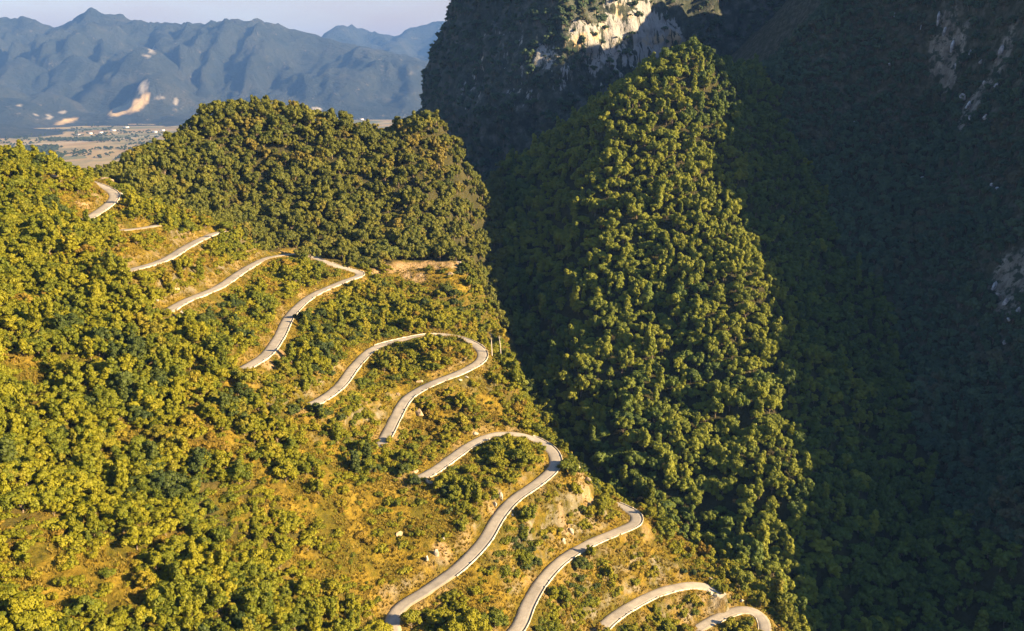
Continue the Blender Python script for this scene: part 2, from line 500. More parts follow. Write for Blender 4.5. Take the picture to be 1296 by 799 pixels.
gz = gz + rough * fbm(gx / 32, gy / 32, seed=1, octaves=4) + np.where(zn == 0, 0.9, 0.6) * fbm(gx / 7, gy / 7, seed=2, octaves=3) + np.where(zn == 0, 0.55, 0) * fbm(gx / 3.3, gy / 3.3, seed=6, octaves=2)
gz = np.where(zn >= 2, gz - 4.0 * smooth(0.35, 0.9, fbm(gx / 55 + 0.3 * gy / 55, gy / 90, seed=9, octaves=3, ridged=True)), gz)
fall = np.maximum.reduce([smooth(1150, 1390, gy), smooth(-480, -630, gx), smooth(480, 630, gx)])
gz = gz * (1 - fall) + (-404) * fall
gz = np.maximum(gz, -404)
# cut and fill along the road
rd, ri = road_near(gx, gy)
near = rd < 16
for _ in range(1):
    zr = ROAD_PTS[ri, 2]
    over = np.maximum(0, rd - HALF - 0.9)
    lo, hi = zr - 0.15 - over * 0.9, zr - 0.15 + over * 1.25
    gz = np.where(near, np.clip(gz, np.where(over > 0, lo - 0.35, lo), hi), gz)
GZ = gz.reshape(GX.shape)

def ground(x, y):
    x = np.asarray(x, float); y = np.asarray(y, float)
    i = np.clip(np.searchsorted(ax, x) - 1, 0, len(ax) - 2)
    j = np.clip(np.searchsorted(ay, y) - 1, 0, len(ay) - 2)
    fx = np.clip((x - ax[i]) / (ax[i + 1] - ax[i]), 0, 1)
    fy = np.clip((y - ay[j]) / (ay[j + 1] - ay[j]), 0, 1)
    return GZ[j, i] * (1 - fx) * (1 - fy) + GZ[j, i + 1] * fx * (1 - fy) + GZ[j + 1, i] * (1 - fx) * fy + GZ[j + 1, i + 1] * fx * fy
def slope_at(x, y, e=2.0):
    dx = (ground(x + e, y) - ground(x - e, y)) / (2 * e)
    dy = (ground(x, y + e) - ground(x, y - e)) / (2 * e)
    return dx, dy
def hit(u, v, y0=90.0, y1=1300.0):
    """Where the view through a photo pixel meets the ground (used to stand things where the photo shows them)."""
    d = ray(u, v)
    Y = np.arange(y0, y1, 1.0)
    below = np.where(ground(d[0] * Y, Y) > d[2] * Y)[0]
    Yh = Y[below[0]] if len(below) else y1
    return np.array([d[0] * Yh, Yh, float(ground(d[0] * Yh, Yh))])
def project(x, y, z):
    c, s = math.cos(PITCH), math.sin(PITCH)
    dep = y * c - z * s
    return 648 + F * x / dep, 399.5 - F * (y * s + z * c) / dep

# bare golden places seen in the photo: (u, v, radius in metres)
BARE = [(470, 690, 17), (520, 650, 15), (450, 640, 13), (540, 700, 13), (490, 735, 10), (500, 620, 10), (560, 665, 10), (400, 725, 7), (105, 735, 13), (60, 755, 10), (140, 715, 8), (30, 480, 7), (100, 262, 12), (130, 275, 10), (215, 310, 8),
        (165, 315, 10), (260, 380, 8), (290, 355, 7), (255, 340, 7), (330, 430, 9), (350, 380, 8), (520, 342, 11), (560, 342, 11), (545, 356, 9), (505, 356, 8), (575, 356, 7), (480, 350, 6), (480, 520, 8), (470, 480, 7), (590, 480, 10), (610, 510, 9), (560, 520, 6), (735, 610, 10), (720, 650, 8), (700, 690, 8), (640, 740, 10), (620, 765, 10),
        (780, 720, 11), (830, 700, 9), (760, 745, 8), (880, 715, 8), (740, 690, 6), (590, 690, 8), (290, 640, 5), (330, 600, 5), (180, 560, 6), (300, 565, 4), (410, 580, 8), (385, 640, 9), (850, 725, 8), (690, 660, 5)]
EARTH = [(464, 346, 3), (478, 345, 4), (492, 342, 4.5), (508, 340, 5), (524, 338, 5), (540, 336, 5), (556, 335, 5), (572, 335, 4.5), (584, 337, 3.5), (530, 352, 5), (515, 350, 4), (735, 600, 5), (742, 625, 4), (715, 670, 3), (340, 462, 4), (350, 447, 4), (105, 258, 4), (625, 650, 2.5), (560, 700, 3)]
BARE_W = [(hit(u, v), r) for u, v, r in BARE]
EARTH_W = [(hit(u, v), r) for u, v, r in EARTH]
def spot(x, y, spots):
    out = np.zeros(np.shape(x))
    wob = 0.35 * fbm(np.asarray(x) / 9, np.asarray(y) / 9, seed=31, octaves=3)
    for c, r in spots:
        d = np.hypot(x - c[0], y - c[1]) / r + wob
        out = np.maximum(out, smooth(1.15, 0.6, d))
    return out
bare_spot = spot(gx, gy, BARE_W)
earth_spot = spot(gx, gy, EARTH_W)
verge = np.where(rd < 16, smooth(10.0, 3.5, rd + 1.5 * fbm(gx / 6, gy / 6, seed=12)), 0)
grass_a = np.clip(np.where(zn == 0, 0.55 + 0.5 * fbm(gx / 20, gy / 20, seed=21), 0.0) + bare_spot + verge * 0.9, 0, 1)
bare_a = np.clip(earth_spot + 0.55 * verge * smooth(0.0, 0.5, fbm(gx / 5, gy / 5, seed=22)), 0, 1)
sdx, sdy = slope_at(gx, gy)
steep = np.hypot(sdx, sdy)
face_spots = [(hit(u, v, 200), r_) for u, v, r_ in ((1272, 352, 8), (1284, 350, 10), (1296, 356, 12), (1278, 372, 6), (1192, 50, 7), (1206, 85, 7), (1228, 142, 8), (1270, 75, 6), (1262, 365, 5))]
face = spot(gx, gy, face_spots)
rock_a = np.where(zn == 3, 0.30 * smooth(0.6, 1.3, steep) + 2.2 * face, 0) + np.where(rd < 12, 0.6 * smooth(0.75, 1.15, steep), 0)
me = mesh_np('hillside', np.stack([gx, gy, gz + CAMZ], -1), grid_faces(len(ax), len(ay)), terrain_material(), True)
add_attr(me, 'grass', grass_a); add_attr(me, 'bare', bare_a); add_attr(me, 'rock', rock_a)
link(bpy.data.objects.new('hillside', me), kind='structure', label='steep golden and green hillsides with a ravine and a pointed central ridge')

# ------------------------------------------------------------------ road surface and its kerb walls
M_ROAD = road_material()
def sweep(q, profile, closed_profile=False):
    """Sweep a cross-section [(across, up), ...] along a line; across is to the right of travel."""
    t = np.gradient(q, axis=0)
    t[:, 2] = 0
    t /= np.linalg.norm(t, axis=1)[:, None]
    right = np.stack([t[:, 1], -t[:, 0], np.zeros(len(q))], -1)
    v = np.stack([q + right * a + np.array([0, 0, h]) for a, h in profile], 1)
    return v
allv, allf, across = [], [], []
off = 0
for nm, q in ROADS:
    prof = [(-HALF - 0.25, -0.35), (-HALF, 0.0), (-HALF * 0.5, 0.04), (0, 0.06), (HALF * 0.5, 0.04), (HALF, 0.0), (HALF + 0.25, -0.35)]
    v = sweep(q, prof)
    n, k = v.shape[:2]
    for e_, o_ in ((0, 1), (1, 2), (6, 5), (5, 4)):          # broken, uneven edges
        w_ = 0.16 + 0.22 * vnoise(np.arange(n) * 0.45, np.full(n, e_ * 3.3), seed=len(q))
        v[:, e_] += (v[:, o_] - v[:, e_]) * w_[:, None] * (1.0 if e_ in (1, 5) else 0.0)
    allv.append(v.reshape(-1, 3)); allf.append(grid_faces(k, n) + off); off += n * k
    across += [p[0] / HALF for p in prof] * n
me = mesh_np('road', np.vstack(allv) + np.array([0, 0, CAMZ]), np.vstack(allf), M_ROAD, False)
add_attr(me, 'across', across)
ro = link(bpy.data.objects.new('road', me), kind='structure', label='narrow pale concrete mountain road in tight hairpin bends')

def box_np(c, sx, sy, sz, rot=0.0, jig=0.0):
    s = np.array([(-1, -1, 0), (1, -1, 0), (1, 1, 0), (-1, 1, 0), (-1, -1, 1), (1, -1, 1), (1, 1, 1), (-1, 1, 1)], float) * np.array([sx / 2, sy / 2, sz])
    if jig:
        s = s + rng.normal(0, jig, s.shape)
    cr, sr = math.cos(rot), math.sin(rot)
    s = np.stack([s[:, 0] * cr - s[:, 1] * sr, s[:, 0] * sr + s[:, 1] * cr, s[:, 2]], -1)
    f = np.array([(0, 3, 2, 1), (4, 5, 6, 7), (0, 1, 5, 4), (1, 2, 6, 5), (2, 3, 7, 6), (3, 0, 4, 7)])
    return s + np.asarray(c), f
def join_boxes(boxes):
    v, f, o = [], [], 0
    for bv, bf in boxes:
        v.append(bv); f.append(bf + o); o += len(bv)
    return np.vstack(v), np.vstack(f)

# outer kerb walls: (leg, start fraction, end fraction, side, label)
KERBS = [
    ('top', 0.05, 0.95, 'down', 'low kerb wall round the highest bend of the road, beside the knoll trees'),
    ('first', 0.05, 0.92, 'down', 'low kerb wall along the straight upper leg of road below the highest bend'),
    ('second', 0.02, 0.32, 'down', 'low kerb wall along the short diagonal leg under the straight upper leg'),
    ('second', 0.50, 0.98, 'down', 'low kerb wall on the leg that drops from the bend beside the dirt terrace'),
    ('third', 0.03, 0.36, 'down', 'low kerb wall on the leg leading up to the bend under two bare-trunked trees'),
    ('third', 0.36, 0.62, 'out', 'kerb wall round the shaded hairpin under two tall bare-trunked trees'),
    ('third', 0.62, 0.97, 'down', 'low kerb wall on the leg running down from the bend under two bare-trunked trees'),
    ('fourth', 0.02, 0.20, 'out', 'pale kerb wall round the upper rim of the widest hairpin'),
    ('fourth', 0.20, 0.47, 'down', 'long pale kerb wall on the leg running down from the widest hairpin'),
    ('fourth', 0.60, 0.90, 'down', 'low kerb wall on the leg climbing to the dark pointed hairpin above the ravine'),
    ('fourth', 0.90, 0.99, 'out', 'kerb wall round the dark pointed hairpin above the ravine'),
    ('sixth', 0.03, 0.97, 'down', 'low kerb wall on the curved leg just above the lowest bend'),
    ('seventh', 0.30, 0.99, 'out', 'pale kerb wall round the outside of the lowest bend at the foot of the photo'),
]
ROADD = dict(ROADS)
for leg, a, b, side, lab in KERBS:
    q = ROADD[leg]
    n = len(q)
    seg = q[max(0, int(a * n) - 0):max(int(b * n), int(a * n) + 3)]
    t = np.gradient(seg, axis=0); t[:, 2] = 0; t /= np.linalg.norm(t, axis=1)[:, None]
    right = np.stack([t[:, 1], -t[:, 0]], -1)
    gl = ground(seg[:, 0] - right[:, 0] * 6, seg[:, 1] - right[:, 1] * 6).mean()
    gr = ground(seg[:, 0] + right[:, 0] * 6, seg[:, 1] + right[:, 1] * 6).mean()
    sgn = 1 if gr < gl else -1
    c0 = sgn * (HALF + 0.05)
    v = sweep(seg, [(c0, -0.5), (c0, 0.22), (c0 + sgn * 0.28, 0.22), (c0 + sgn * 0.28, -0.5)])
    nn, k = v.shape[:2]
    fs = grid_faces(k, nn)
    caps = np.array([[0, 1, 2, 3], [(nn - 1) * k + i for i in (3, 2, 1, 0)]])
    root = link(bpy.data.objects.new('kerb_wall', mesh_np('kerb_wall', v.reshape(-1, 3) + np.array([0, 0, CAMZ]), np.vstack([fs, caps]), M_KERB)), label=lab, category='kerb wall', group='kerb walls along the road')
    root['kind'] = 'thing'
    # upstanding stone blocks on the wall
    blocks = []
    d = 0
    for i in [j for j in range(2, len(seg) - 2) if rng.random() < 0.16]:
        p = seg[i] + np.array([right[i, 0], right[i, 1], 0]) * (c0 + sgn * 0.14)
        blocks.append(box_np(p + np.array([0, 0, 0.20 + CAMZ]), 1.1, 0.30, 0.13, math.atan2(t[i, 1], t[i, 0]), 0.03))
    if blocks:
        bv, bf = join_boxes(blocks)
        link(bpy.data.objects.new('block', mesh_np('kerb_blocks', bv, bf, M_KERB)), root, kind='stuff')

# ------------------------------------------------------------------ plants
def ico(sub):
    bm = bmesh.new()
    bmesh.ops.create_icosphere(bm, subdivisions=sub, radius=1.0)
    v = np.array([x.co[:] for x in bm.verts]); f = np.array([[y.index for y in x.verts] for x in bm.faces])
    bm.free()
    return v, f
ICO1, ICO2, ICO3 = ico(1), ico(2), ico(3)

def crown_mesh(name, seed, lobes, nleaf, leaf, mat=None, core=True):
    """lobes: (x, y, z, radius, squash). Leaf-sized faces over and inside every lobe, uneven outline, plus a rough inner mass."""
    r = np.random.default_rng(seed)
    V, Q, Tt, o = [], [], [], 0
    area = np.array([l[3] ** 2 for l in lobes]); area = area / area.sum()
    for (x, y, z, R, sq), w in zip(lobes, area):
        n = max(12, int(nleaf * w))
        d = r.normal(size=(n, 3)); d /= np.linalg.norm(d, axis=1)[:, None]
        d[:, 2] = np.where((d[:, 2] < -0.35) & (r.random(n) < 0.7), -d[:, 2], d[:, 2])
        bump = 1 + 0.22 * vnoise(d[:, 0] * 2.2 + x, d[:, 1] * 2.2 + y, d[:, 2] * 2.2 + z, seed)
        rad = R * bump * (1 - 0.28 * r.random(n) ** 2)
        c = d * rad[:, None] * np.array([1, 1, sq]) + np.array([x, y, z])
        nrm = d * np.array([1, 1, 1 / sq]) + r.normal(0, 0.38, (n, 3)) + np.array([0, 0, 0.15])
        nrm /= np.linalg.norm(nrm, axis=1)[:, None]
        a = np.cross(nrm, r.normal(size=(n, 3))); a /= np.linalg.norm(a, axis=1)[:, None]
        b = np.cross(nrm, a)
        s = leaf * (0.65 + 0.7 * r.random(n))[:, None]
        a, b = a * s, b * s * 0.72
        pts = np.stack([c - a, c - b * 0.9 + nrm * s * 0.12, c + a, c + b * 0.9 + nrm * s * 0.12], 1)
        V.append(pts.reshape(-1, 3)); Q.append(np.arange(n * 4).reshape(-1, 4) + o); o += n * 4
        if core:
            cv, cf = ICO1 if R < 1.2 else ICO2
            k = 0.80 * (1 + 0.18 * vnoise(cv[:, 0] * 2.2 + x, cv[:, 1] * 2.2 + y, cv[:, 2] * 2.2 + z, seed))
            V.append(cv * k[:, None] * R * np.array([1, 1, sq]) + np.array([x, y, z])); Tt.append(cf + o); o += len(cv)
    return mesh_np(name, np.vstack(V), [np.vstack(Q)] + ([np.vstack(Tt)] if Tt else []), mat)

def trunk_mesh(name, seed, h, r0, lean, limbs, mat):
    r = np.random.default_rng(seed)
    V, Fc, o = [], [], 0
    def tube(pts, rads, n=6):
        nonlocal o
        pts = np.asarray(pts, float)
        t = np.gradient(pts, axis=0); t /= np.linalg.norm(t, axis=1)[:, None]
        ref = np.array([1.0, 0.1, 0])
        a = np.cross(t, ref); a /= np.linalg.norm(a, axis=1)[:, None]
        b = np.cross(t, a)
        an = np.linspace(0, 2 * np.pi, n, endpoint=False)
        ring = pts[:, None] + (a[:, None] * np.cos(an)[None, :, None] + b[:, None] * np.sin(an)[None, :, None]) * np.asarray(rads)[:, None, None]
        V.append(ring.reshape(-1, 3))
        i = np.arange(len(pts) * n).reshape(len(pts), n)
        j = np.roll(i, -1, 1)
        Fc.append(np.stack([i[:-1], j[:-1], j[1:], i[1:]], -1).reshape(-1, 4) + o)
        o += len(pts) * n
    zs = np.linspace(-0.6, h, 6)
    pts = np.stack([lean[0] * (zs / h) ** 2 + 0.06 * r.normal(size=6), lean[1] * (zs / h) ** 2 + 0.06 * r.normal(size=6), zs], -1)
    tube(pts, np.linspace(r0 * 1.25, r0 * 0.35, 6))
    for (zf, dx, dy, dz) in limbs:
        k = pts[np.abs(zs - zf * h).argmin()]
        e = k + np.array([dx, dy, dz])
        tube([k, k * 0.5 + e * 0.5 + np.array([0, 0, -0.15 * abs(dz)]), e], [r0 * 0.5, r0 * 0.33, r0 * 0.12], 5)
    return mesh_np(name, np.vstack(V), np.vstack(Fc), mat)

def make_kind(seed, form):
    """Lobes and limbs of one kind of tree, unit metres, base at the origin. Returns lobes, trunk height, trunk radius, limbs."""
    r = np.random.default_rng(seed)
    lobes = []
    if form == 'round':
        H, th = 5.6, 2.0
        lobes = [(0, 0, 3.5, 1.45, 0.9)]
        ax_, ay_ = r.uniform(0.8, 1.25), r.uniform(0.8, 1.2)
        for i in range(13):
            a = i * 2.4 + r.uniform(-0.5, 0.5); e = r.uniform(-0.6, 1.2); d = r.uniform(1.1, 1.75)
            lobes.append((ax_ * d * math.cos(a) * math.cos(e), ay_ * d * math.sin(a) * math.cos(e), 3.4 + 1.15 * d * math.sin(e), r.uniform(0.45, 0.95), 0.85))
    elif form == 'broad':
        H, th = 5.0, 1.9
        for i in range(15):
            a = i * 2.4 + r.random() * 0.6; d = 2.5 * math.sqrt((i + 0.4) / 15) * r.uniform(0.75, 1.15)
            lobes.append((d * math.cos(a), d * math.sin(a) * 0.85, 3.2 - 0.16 * d * d + r.uniform(-0.5, 0.55), r.uniform(0.5, 1.05), 0.75))
    elif form == 'tall':
        H, th = 7.2, 2.8
        for i in range(13):
            z = 1.9 + i * 0.40; w = 1.15 * math.sin(min(1, (i + 1.6) / 9.0) * math.pi * 0.62 + 0.3)
            a = i * 2.2
            lobes.append((0.6 * w * math.cos(a), 0.6 * w * math.sin(a), z, max(0.4, w * r.uniform(0.55, 0.85)), 0.95))
    elif form == 'loose':
        H, th = 5.8, 2.4
        for i in range(12):
            a = i * 2.1 + r.random(); d = r.uniform(0.4, 2.4)
            lobes.append((d * math.cos(a), d * math.sin(a), r.uniform(1.8, 5.2) - 0.2 * d, r.uniform(0.4, 0.95), 0.85))
    elif form == 'shrub':
        H, th = 1.8, 0.6
        for i in range(6):
            a = i * 1.2 + r.random(); d = 0.75 if i else 0
            lobes.append((d * math.cos(a), d * math.sin(a), r.uniform(0.5, 1.1), r.uniform(0.5, 0.8), 0.85))
    elif form == 'mound':
        H, th = 1.6, 0.5
        for i in range(8):
            a = i * 2.4; d = 1.5 * math.sqrt(i / 8)
            lobes.append((d * math.cos(a), d * math.sin(a) * 0.8, r.uniform(0.45, 0.9), r.uniform(0.45, 0.75), 0.8))
    limbs = []
    for (x, y, z, R, s) in lobes[1:6]:
        limbs.append((min(0.95, 0.55 + 0.1 * r.random()), x * 0.75, y * 0.75, max(0.3, (z - th * 0.6) * 0.6)))
    return lobes, th + 0.9, 0.17 if H > 3 else 0.06, limbs

FORMS = ['round', 'broad', 'tall', 'loose', 'round', 'broad', 'round', 'loose', 'broad']
CROWN, TRUNK = [], []
for i, f in enumerate(FORMS):
    lobes, th, r0, limbs = make_kind(100 + i, f)
    CROWN.append(crown_mesh('crown_' + f, 200 + i, lobes, 1500 if f != 'loose' else 1050, 0.235))
    TRUNK.append(trunk_mesh('trunk_' + f, 300 + i, th, r0, (0.2 * math.cos(i), 0.2 * math.sin(i)), limbs, M_BARK))
SFORMS = ['shrub', 'mound', 'shrub', 'mound']
SCROWN, STRUNK = [], []
for i, f in enumerate(SFORMS):
    lobes, th, r0, limbs = make_kind(140 + i, f)
    SCROWN.append(crown_mesh('crown_' + f, 240 + i, lobes, 420, 0.17))
    STRUNK.append(trunk_mesh('trunk_' + f, 340 + i, th, r0, (0.1, 0.05), limbs, M_BARK))

def plant_object(name, crown_me, trunk_me, leaf_mat, loc, rot, scl, label, cat, group, tilt=(0, 0)):
    e = bpy.data.objects.new(name, None)
    e.empty_display_size = 0.5
    link(e, None, label=label, category=cat, group=group)
    e.location = loc
    e.rotation_euler = (tilt[0], tilt[1], rot)
    e.scale = scl
    t = link(bpy.data.objects.new('trunk', trunk_me), e)
    c = bpy.data.objects.new('crown', crown_me)
    link(c, e)
    if not crown_me.materials:
        crown_me.materials.append(M_OLIVE)
    c.material_slots[0].link = 'OBJECT'
    c.material_slots[0].material = leaf_mat
    return e, c, t

def scatter_group(name, idx_pts, protos, label, mats=None):
    """One 'stuff' object: points that carry size, turn and kind, grown into plants by geometry nodes.
    protos: list of (crown object, trunk object or None, leaf material)"""
    pts, scl, rot, kind = idx_pts
    me = bpy.data.meshes.new(name)
    me.vertices.add(len(pts))
    me.vertices.foreach_set('co', np.asarray(pts, np.float32).ravel())
    a = me.attributes.new('size', 'FLOAT_VECTOR', 'POINT'); a.data.foreach_set('vector', np.asarray(scl, np.float32).ravel())
    a = me.attributes.new('turn', 'FLOAT_VECTOR', 'POINT'); a.data.foreach_set('vector', np.asarray(rot, np.float32).ravel())
    a = me.attributes.new('sort', 'INT', 'POINT'); a.data.foreach_set('value', np.asarray(kind, np.int32))
    o = link(bpy.data.objects.new(name, me), kind='stuff', label=label)
    ng = bpy.data.node_groups.new(name, 'GeometryNodeTree')
    ng.interface.new_socket('Geometry', in_out='INPUT', socket_type='NodeSocketGeometry')
    ng.interface.new_socket('Geometry', in_out='OUTPUT', socket_type='NodeSocketGeometry')
    N, L = ng.nodes, ng.links
    gi, go = N.new('NodeGroupInput'), N.new('NodeGroupOutput')
    def named(nm, typ):
        n = N.new('GeometryNodeInputNamedAttribute'); n.data_type = typ; n.inputs['Name'].default_value = nm
        return n.outputs['Attribute']
    size, turn, sort = named('size', 'FLOAT_VECTOR'), named('turn', 'FLOAT_VECTOR'), named('sort', 'INT')
    join = N.new('GeometryNodeJoinGeometry')
    for i, (co, to, mat) in enumerate(protos):
        cmp_ = N.new('FunctionNodeCompare'); cmp_.data_type = 'INT'; cmp_.operation = 'EQUAL'
        L.new(sort, cmp_.inputs[2]); cmp_.inputs[3].default_value = i
        inner = N.new('GeometryNodeJoinGeometry')
        oi = N.new('GeometryNodeObjectInfo'); oi.inputs['Object'].default_value = co
        sm = N.new('GeometryNodeSetMaterial'); sm.inputs['Material'].default_value = mat
        L.new(oi.outputs['Geometry'], sm.inputs['Geometry'])
        L.new(sm.outputs[0], inner.inputs[0])
        if to is not None:
            ot = N.new('GeometryNodeObjectInfo'); ot.inputs['Object'].default_value = to
            L.new(ot.outputs['Geometry'], inner.inputs[0])
        iop = N.new('GeometryNodeInstanceOnPoints')
        L.new(gi.outputs[0], iop.inputs['Points']); L.new(inner.outputs[0], iop.inputs['Instance'])
        L.new(cmp_.outputs[0], iop.inputs['Selection'])
        e2r = N.new('FunctionNodeEulerToRotation'); L.new(turn, e2r.inputs[0])
        L.new(e2r.outputs[0], iop.inputs['Rotation']); L.new(size, iop.inputs['Scale'])
        L.new(iop.outputs[0], join.inputs[0])
    L.new(join.outputs[0], go.inputs[0])
    mod = o.modifiers.new('plants', 'NODES')
    mod.node_group = ng
    return o

def jitter_points(x0, x1, y0, y1, step, seed):
    r = np.random.default_rng(seed)
    xs, ys = np.meshgrid(np.arange(x0, x1, step), np.arange(y0, y1, step))
    xs = xs.ravel() + r.uniform(-0.48, 0.48, xs.size) * step
    ys = ys.ravel() + r.uniform(-0.48, 0.48, ys.size) * step
    return xs, ys, r

def in_view(x, y, z, margin=70):
    u, v = project(x, y, z)
    return (u > -margin) & (u < 1296 + margin) & (v > -margin) & (v < 799 + margin) & (y > 20)

# --- candidates on the road slope
xs, ys, r = jitter_points(-300, 140, 90, 478, 2.15, 41)
z = zones(xs, ys)
zz = ground(xs, ys)
d_road, i_road = road_near(xs, ys)
bsp = spot(xs, ys, BARE_W); esp = spot(xs, ys, EARTH_W)
dens = 0.5 + 0.75 * fbm(xs / 26, ys / 26, seed=51, octaves=3) + 0.35 * fbm(xs / 8, ys / 8, seed=52, octaves=2)
u_, v_ = project(xs, ys, zz)
# the left and lower-left of the photo is closed woodland, the road benches are open shrubby grass
woods = smooth(470, 330, u_ + 0.35 * (v_ - 600)) * smooth(200, 330, v_ + 0.25 * u_ - 20) + smooth(120, 20, u_)
benches = smooth(24, 12, d_road)
pt = np.clip(0.30 + 0.70 * np.clip(woods, 0, 1) * (1 - 0.8 * benches * smooth(200, 120, u_ * 0)) , 0, 0.9) * smooth(0.02, 0.5, dens) * (1 - bsp) * (1 - esp)
END = np.zeros(len(ROAD_PTS), bool)
o_ = 0
for nm, q in ROADS:
    for e in (0, -1):
        END[o_:o_ + len(q)] |= np.hypot(q[:, 0] - q[e, 0], q[:, 1] - q[e, 1]) < 6.0
    o_ += len(q)
d_road = np.where(END[i_road], d_road + 4.2, d_road)      # undergrowth closes over the ends of the legs
keep = (z == 0) & (d_road > HALF + 2.4) & in_view(xs, ys, zz)
is_tree = keep & (r.random(len(xs)) < pt * np.where(d_road < 9, 0.55, 1))
ps = (0.95 * (1 - bsp * 0.66) * (1 - esp)) * smooth(-0.35, 0.2, dens + 0.25)
is_shrub = keep & ~is_tree & (r.random(len(xs)) < ps) & (d_road > HALF + 1.2)


CLEAR = np.array([hit(u, v) for u, v in ((122, 227), (131, 226), (140, 225), (148, 246), (66, 224), (60, 226), (529, 601), (537, 604), (634, 633), (552, 705), (530, 526), (722, 677), (735, 605), (744, 618), (500, 342), (540, 338), (575, 337))] + [np.array(P(u, 226, z=-50)) for u in (121, 126, 131, 136, 141)])
def hides_road(i, height, reach, lap):
    """True for plants that would stand between the drone and an open stretch of road."""
    ub, vb = project(xs[i], ys[i], zz[i]); ut, vt = project(xs[i], ys[i], zz[i] + height)
    dep = ys[i]
    out = np.zeros(len(i), bool)
    px_m = F / np.hypot(ys[i], zz[i])
    for nm, q in ROADS:
        core = q[5:-5] if len(q) > 24 else q[2:-2]
        if nm == 'top':
            core = np.vstack([core, CLEAR])
        ru, rv = project(core[:, 0], core[:, 1], core[:, 2])
        for k in range(0, len(core)):
            c = core[k]
            out |= (np.abs(ub - ru[k]) < (reach + 1.6) * px_m) & (rv[k] < vb + 1) & (rv[k] > vt + lap * px_m) & (dep < c[1] + 2)
    return out
def plant_set(mask, smin, smax, nk, seed, power=1.4):
    rr = np.random.default_rng(seed)
    i = np.where(mask)[0]
    s = smin + (smax - smin) * rr.random(len(i)) ** power
    sc = np.stack([s * rr.uniform(0.85, 1.2, len(i)), s * rr.uniform(0.85, 1.2, len(i)), s * rr.uniform(0.85, 1.15, len(i))], -1)
    rt = np.stack([rr.normal(0, 0.07, len(i)), rr.normal(0, 0.07, len(i)), rr.uniform(0, 6.28, len(i))], -1)
    return dict(x=xs[i], y=ys[i], z=zz[i], s=s, sc=sc, rt=rt, k=rr.integers(0, nk, len(i)), c=rr.random(len(i)), n=fbm(xs[i] / 22, ys[i] / 22, seed=77, octaves=2))
for mask_, hh, rr_, lap_ in ((is_tree, 5.5, 1.7, 1.0), (is_shrub, 1.6, 0.8, 0.3)):
    i_ = np.where(mask_ & (d_road < 26))[0]
    bad = hides_road(i_, hh, rr_, lap_)
    if mask_ is is_tree:                      # too tall there: let a shrub grow instead where it fits
        small = bad & (rng.random(len(i_)) < 0.6)
        is_shrub[i_[small]] = True
    mask_[i_[bad]] = False
TR = plant_set(is_tree, 0.50, 1.40, len(FORMS), 61)
SH = plant_set(is_shrub, 0.40, 1.5, len(SFORMS), 62)
# large trees on the ravine side of the hairpins: their shade falls across the bends
big = [hit(u, v) for u, v in ((633, 455), (640, 464), (629, 446), (648, 478), (655, 492), (826, 652), (834, 664), (820, 642), (842, 678), (720, 600), (986, 778), (992, 792), (982, 768), (925, 735), (935, 748))]
nb = len(big)
for key, val in dict(x=[p[0] for p in big], y=[p[1] for p in big], z=[p[2] for p in big], s=rng.uniform(1.7, 2.1, nb), k=rng.integers(0, len(FORMS), nb), c=rng.uniform(0.1, 0.5, nb), n=np.full(nb, -0.05),
                     rt=np.stack([rng.normal(0, 0.05, nb), rng.normal(0, 0.05, nb), rng.uniform(0, 6.28, nb)], -1)).items():
    TR[key] = np.concatenate([TR[key], np.asarray(val)])
TR['sc'] = np.concatenate([TR['sc'], np.repeat(TR['s'][-nb:, None], 3, 1)])
for D in (TR, SH):
    val = D['n'] * 0.9 + (D['c'] - 0.5) * 0.9 + (0.22 if D is SH else 0)
    D['m'] = np.where(val > 0.74, 3, np.where(val > -0.05, 1, np.where(val > -0.55, 0, 2)))
SLOPE_M = [M_OLIVE, M_YELLOW, M_DARK, M_RUST]
SLOPE_N = ['olive green', 'yellow green', 'dark green', 'rusty orange']
FORM_N = {'round': 'round', 'broad': 'spreading', 'tall': 'slender', 'loose': 'sparse', 'shrub': 'bushy', 'mound': 'low'}

# places to describe by: (u, v, phrase)
PLACES = []
def leg_phrase(u, v, droad, nm):
    return nm
AREA = [
    (lambda u, v: v < 300 and u < 170, 'by the highest bend'),
    (lambda u, v: v < 345 and u >= 170, 'near the straight upper leg'),
    (lambda u, v: v < 330, 'on the upper left slope'),
    (lambda u, v: u > 560 and v < 420, 'beside the dirt terrace'),
    (lambda u, v: u > 330 and v < 440, 'near the dirt terrace bend'),
    (lambda u, v: u > 380 and v < 540, 'near the bare-trunked trees hairpin'),
    (lambda u, v: u > 480 and v < 660, 'near the widest hairpin'),
    (lambda u, v: u > 700 and v >= 660, 'above the lowest bends'),
    (lambda u, v: u > 480 and v >= 660, 'beside the long middle leg'),
    (lambda u, v: u > 330 and v >= 560, 'on the golden grass bank'),
    (lambda u, v: u > 170 and v < 520, 'under the short diagonal leg'),
    (lambda u, v: v < 470, 'on the wooded left edge'),
    (lambda u, v: u > 170 and v < 660, 'amid the wooded lower slope'),
    (lambda u, v: v < 640, 'at the lower left edge'),
    (lambda u, v: u < 170, 'in the lower left corner'),
    (lambda u, v: True, 'at the bottom left'),
]
def area_of(u, v):
    for f, n in AREA:
        if f(u, v):
            return n
ORD = ['leftmost', 'second from left', 'third from left', 'fourth from left', 'fifth from left', 'sixth from left', 'seventh from left', 'eighth from left', 'ninth from left', 'tenth from left', 'eleventh from left', 'twelfth from left', 'thirteenth from left', 'fourteenth from left', 'fifteenth from left']
def order_word(n, total):
    if n == total - 1:
        return 'rightmost'
    if n < (total + 1) // 2:
        return ORD[min(n, len(ORD) - 1)]
    return ORD[min(total - 1 - n, len(ORD) - 1)].replace('left', 'right')
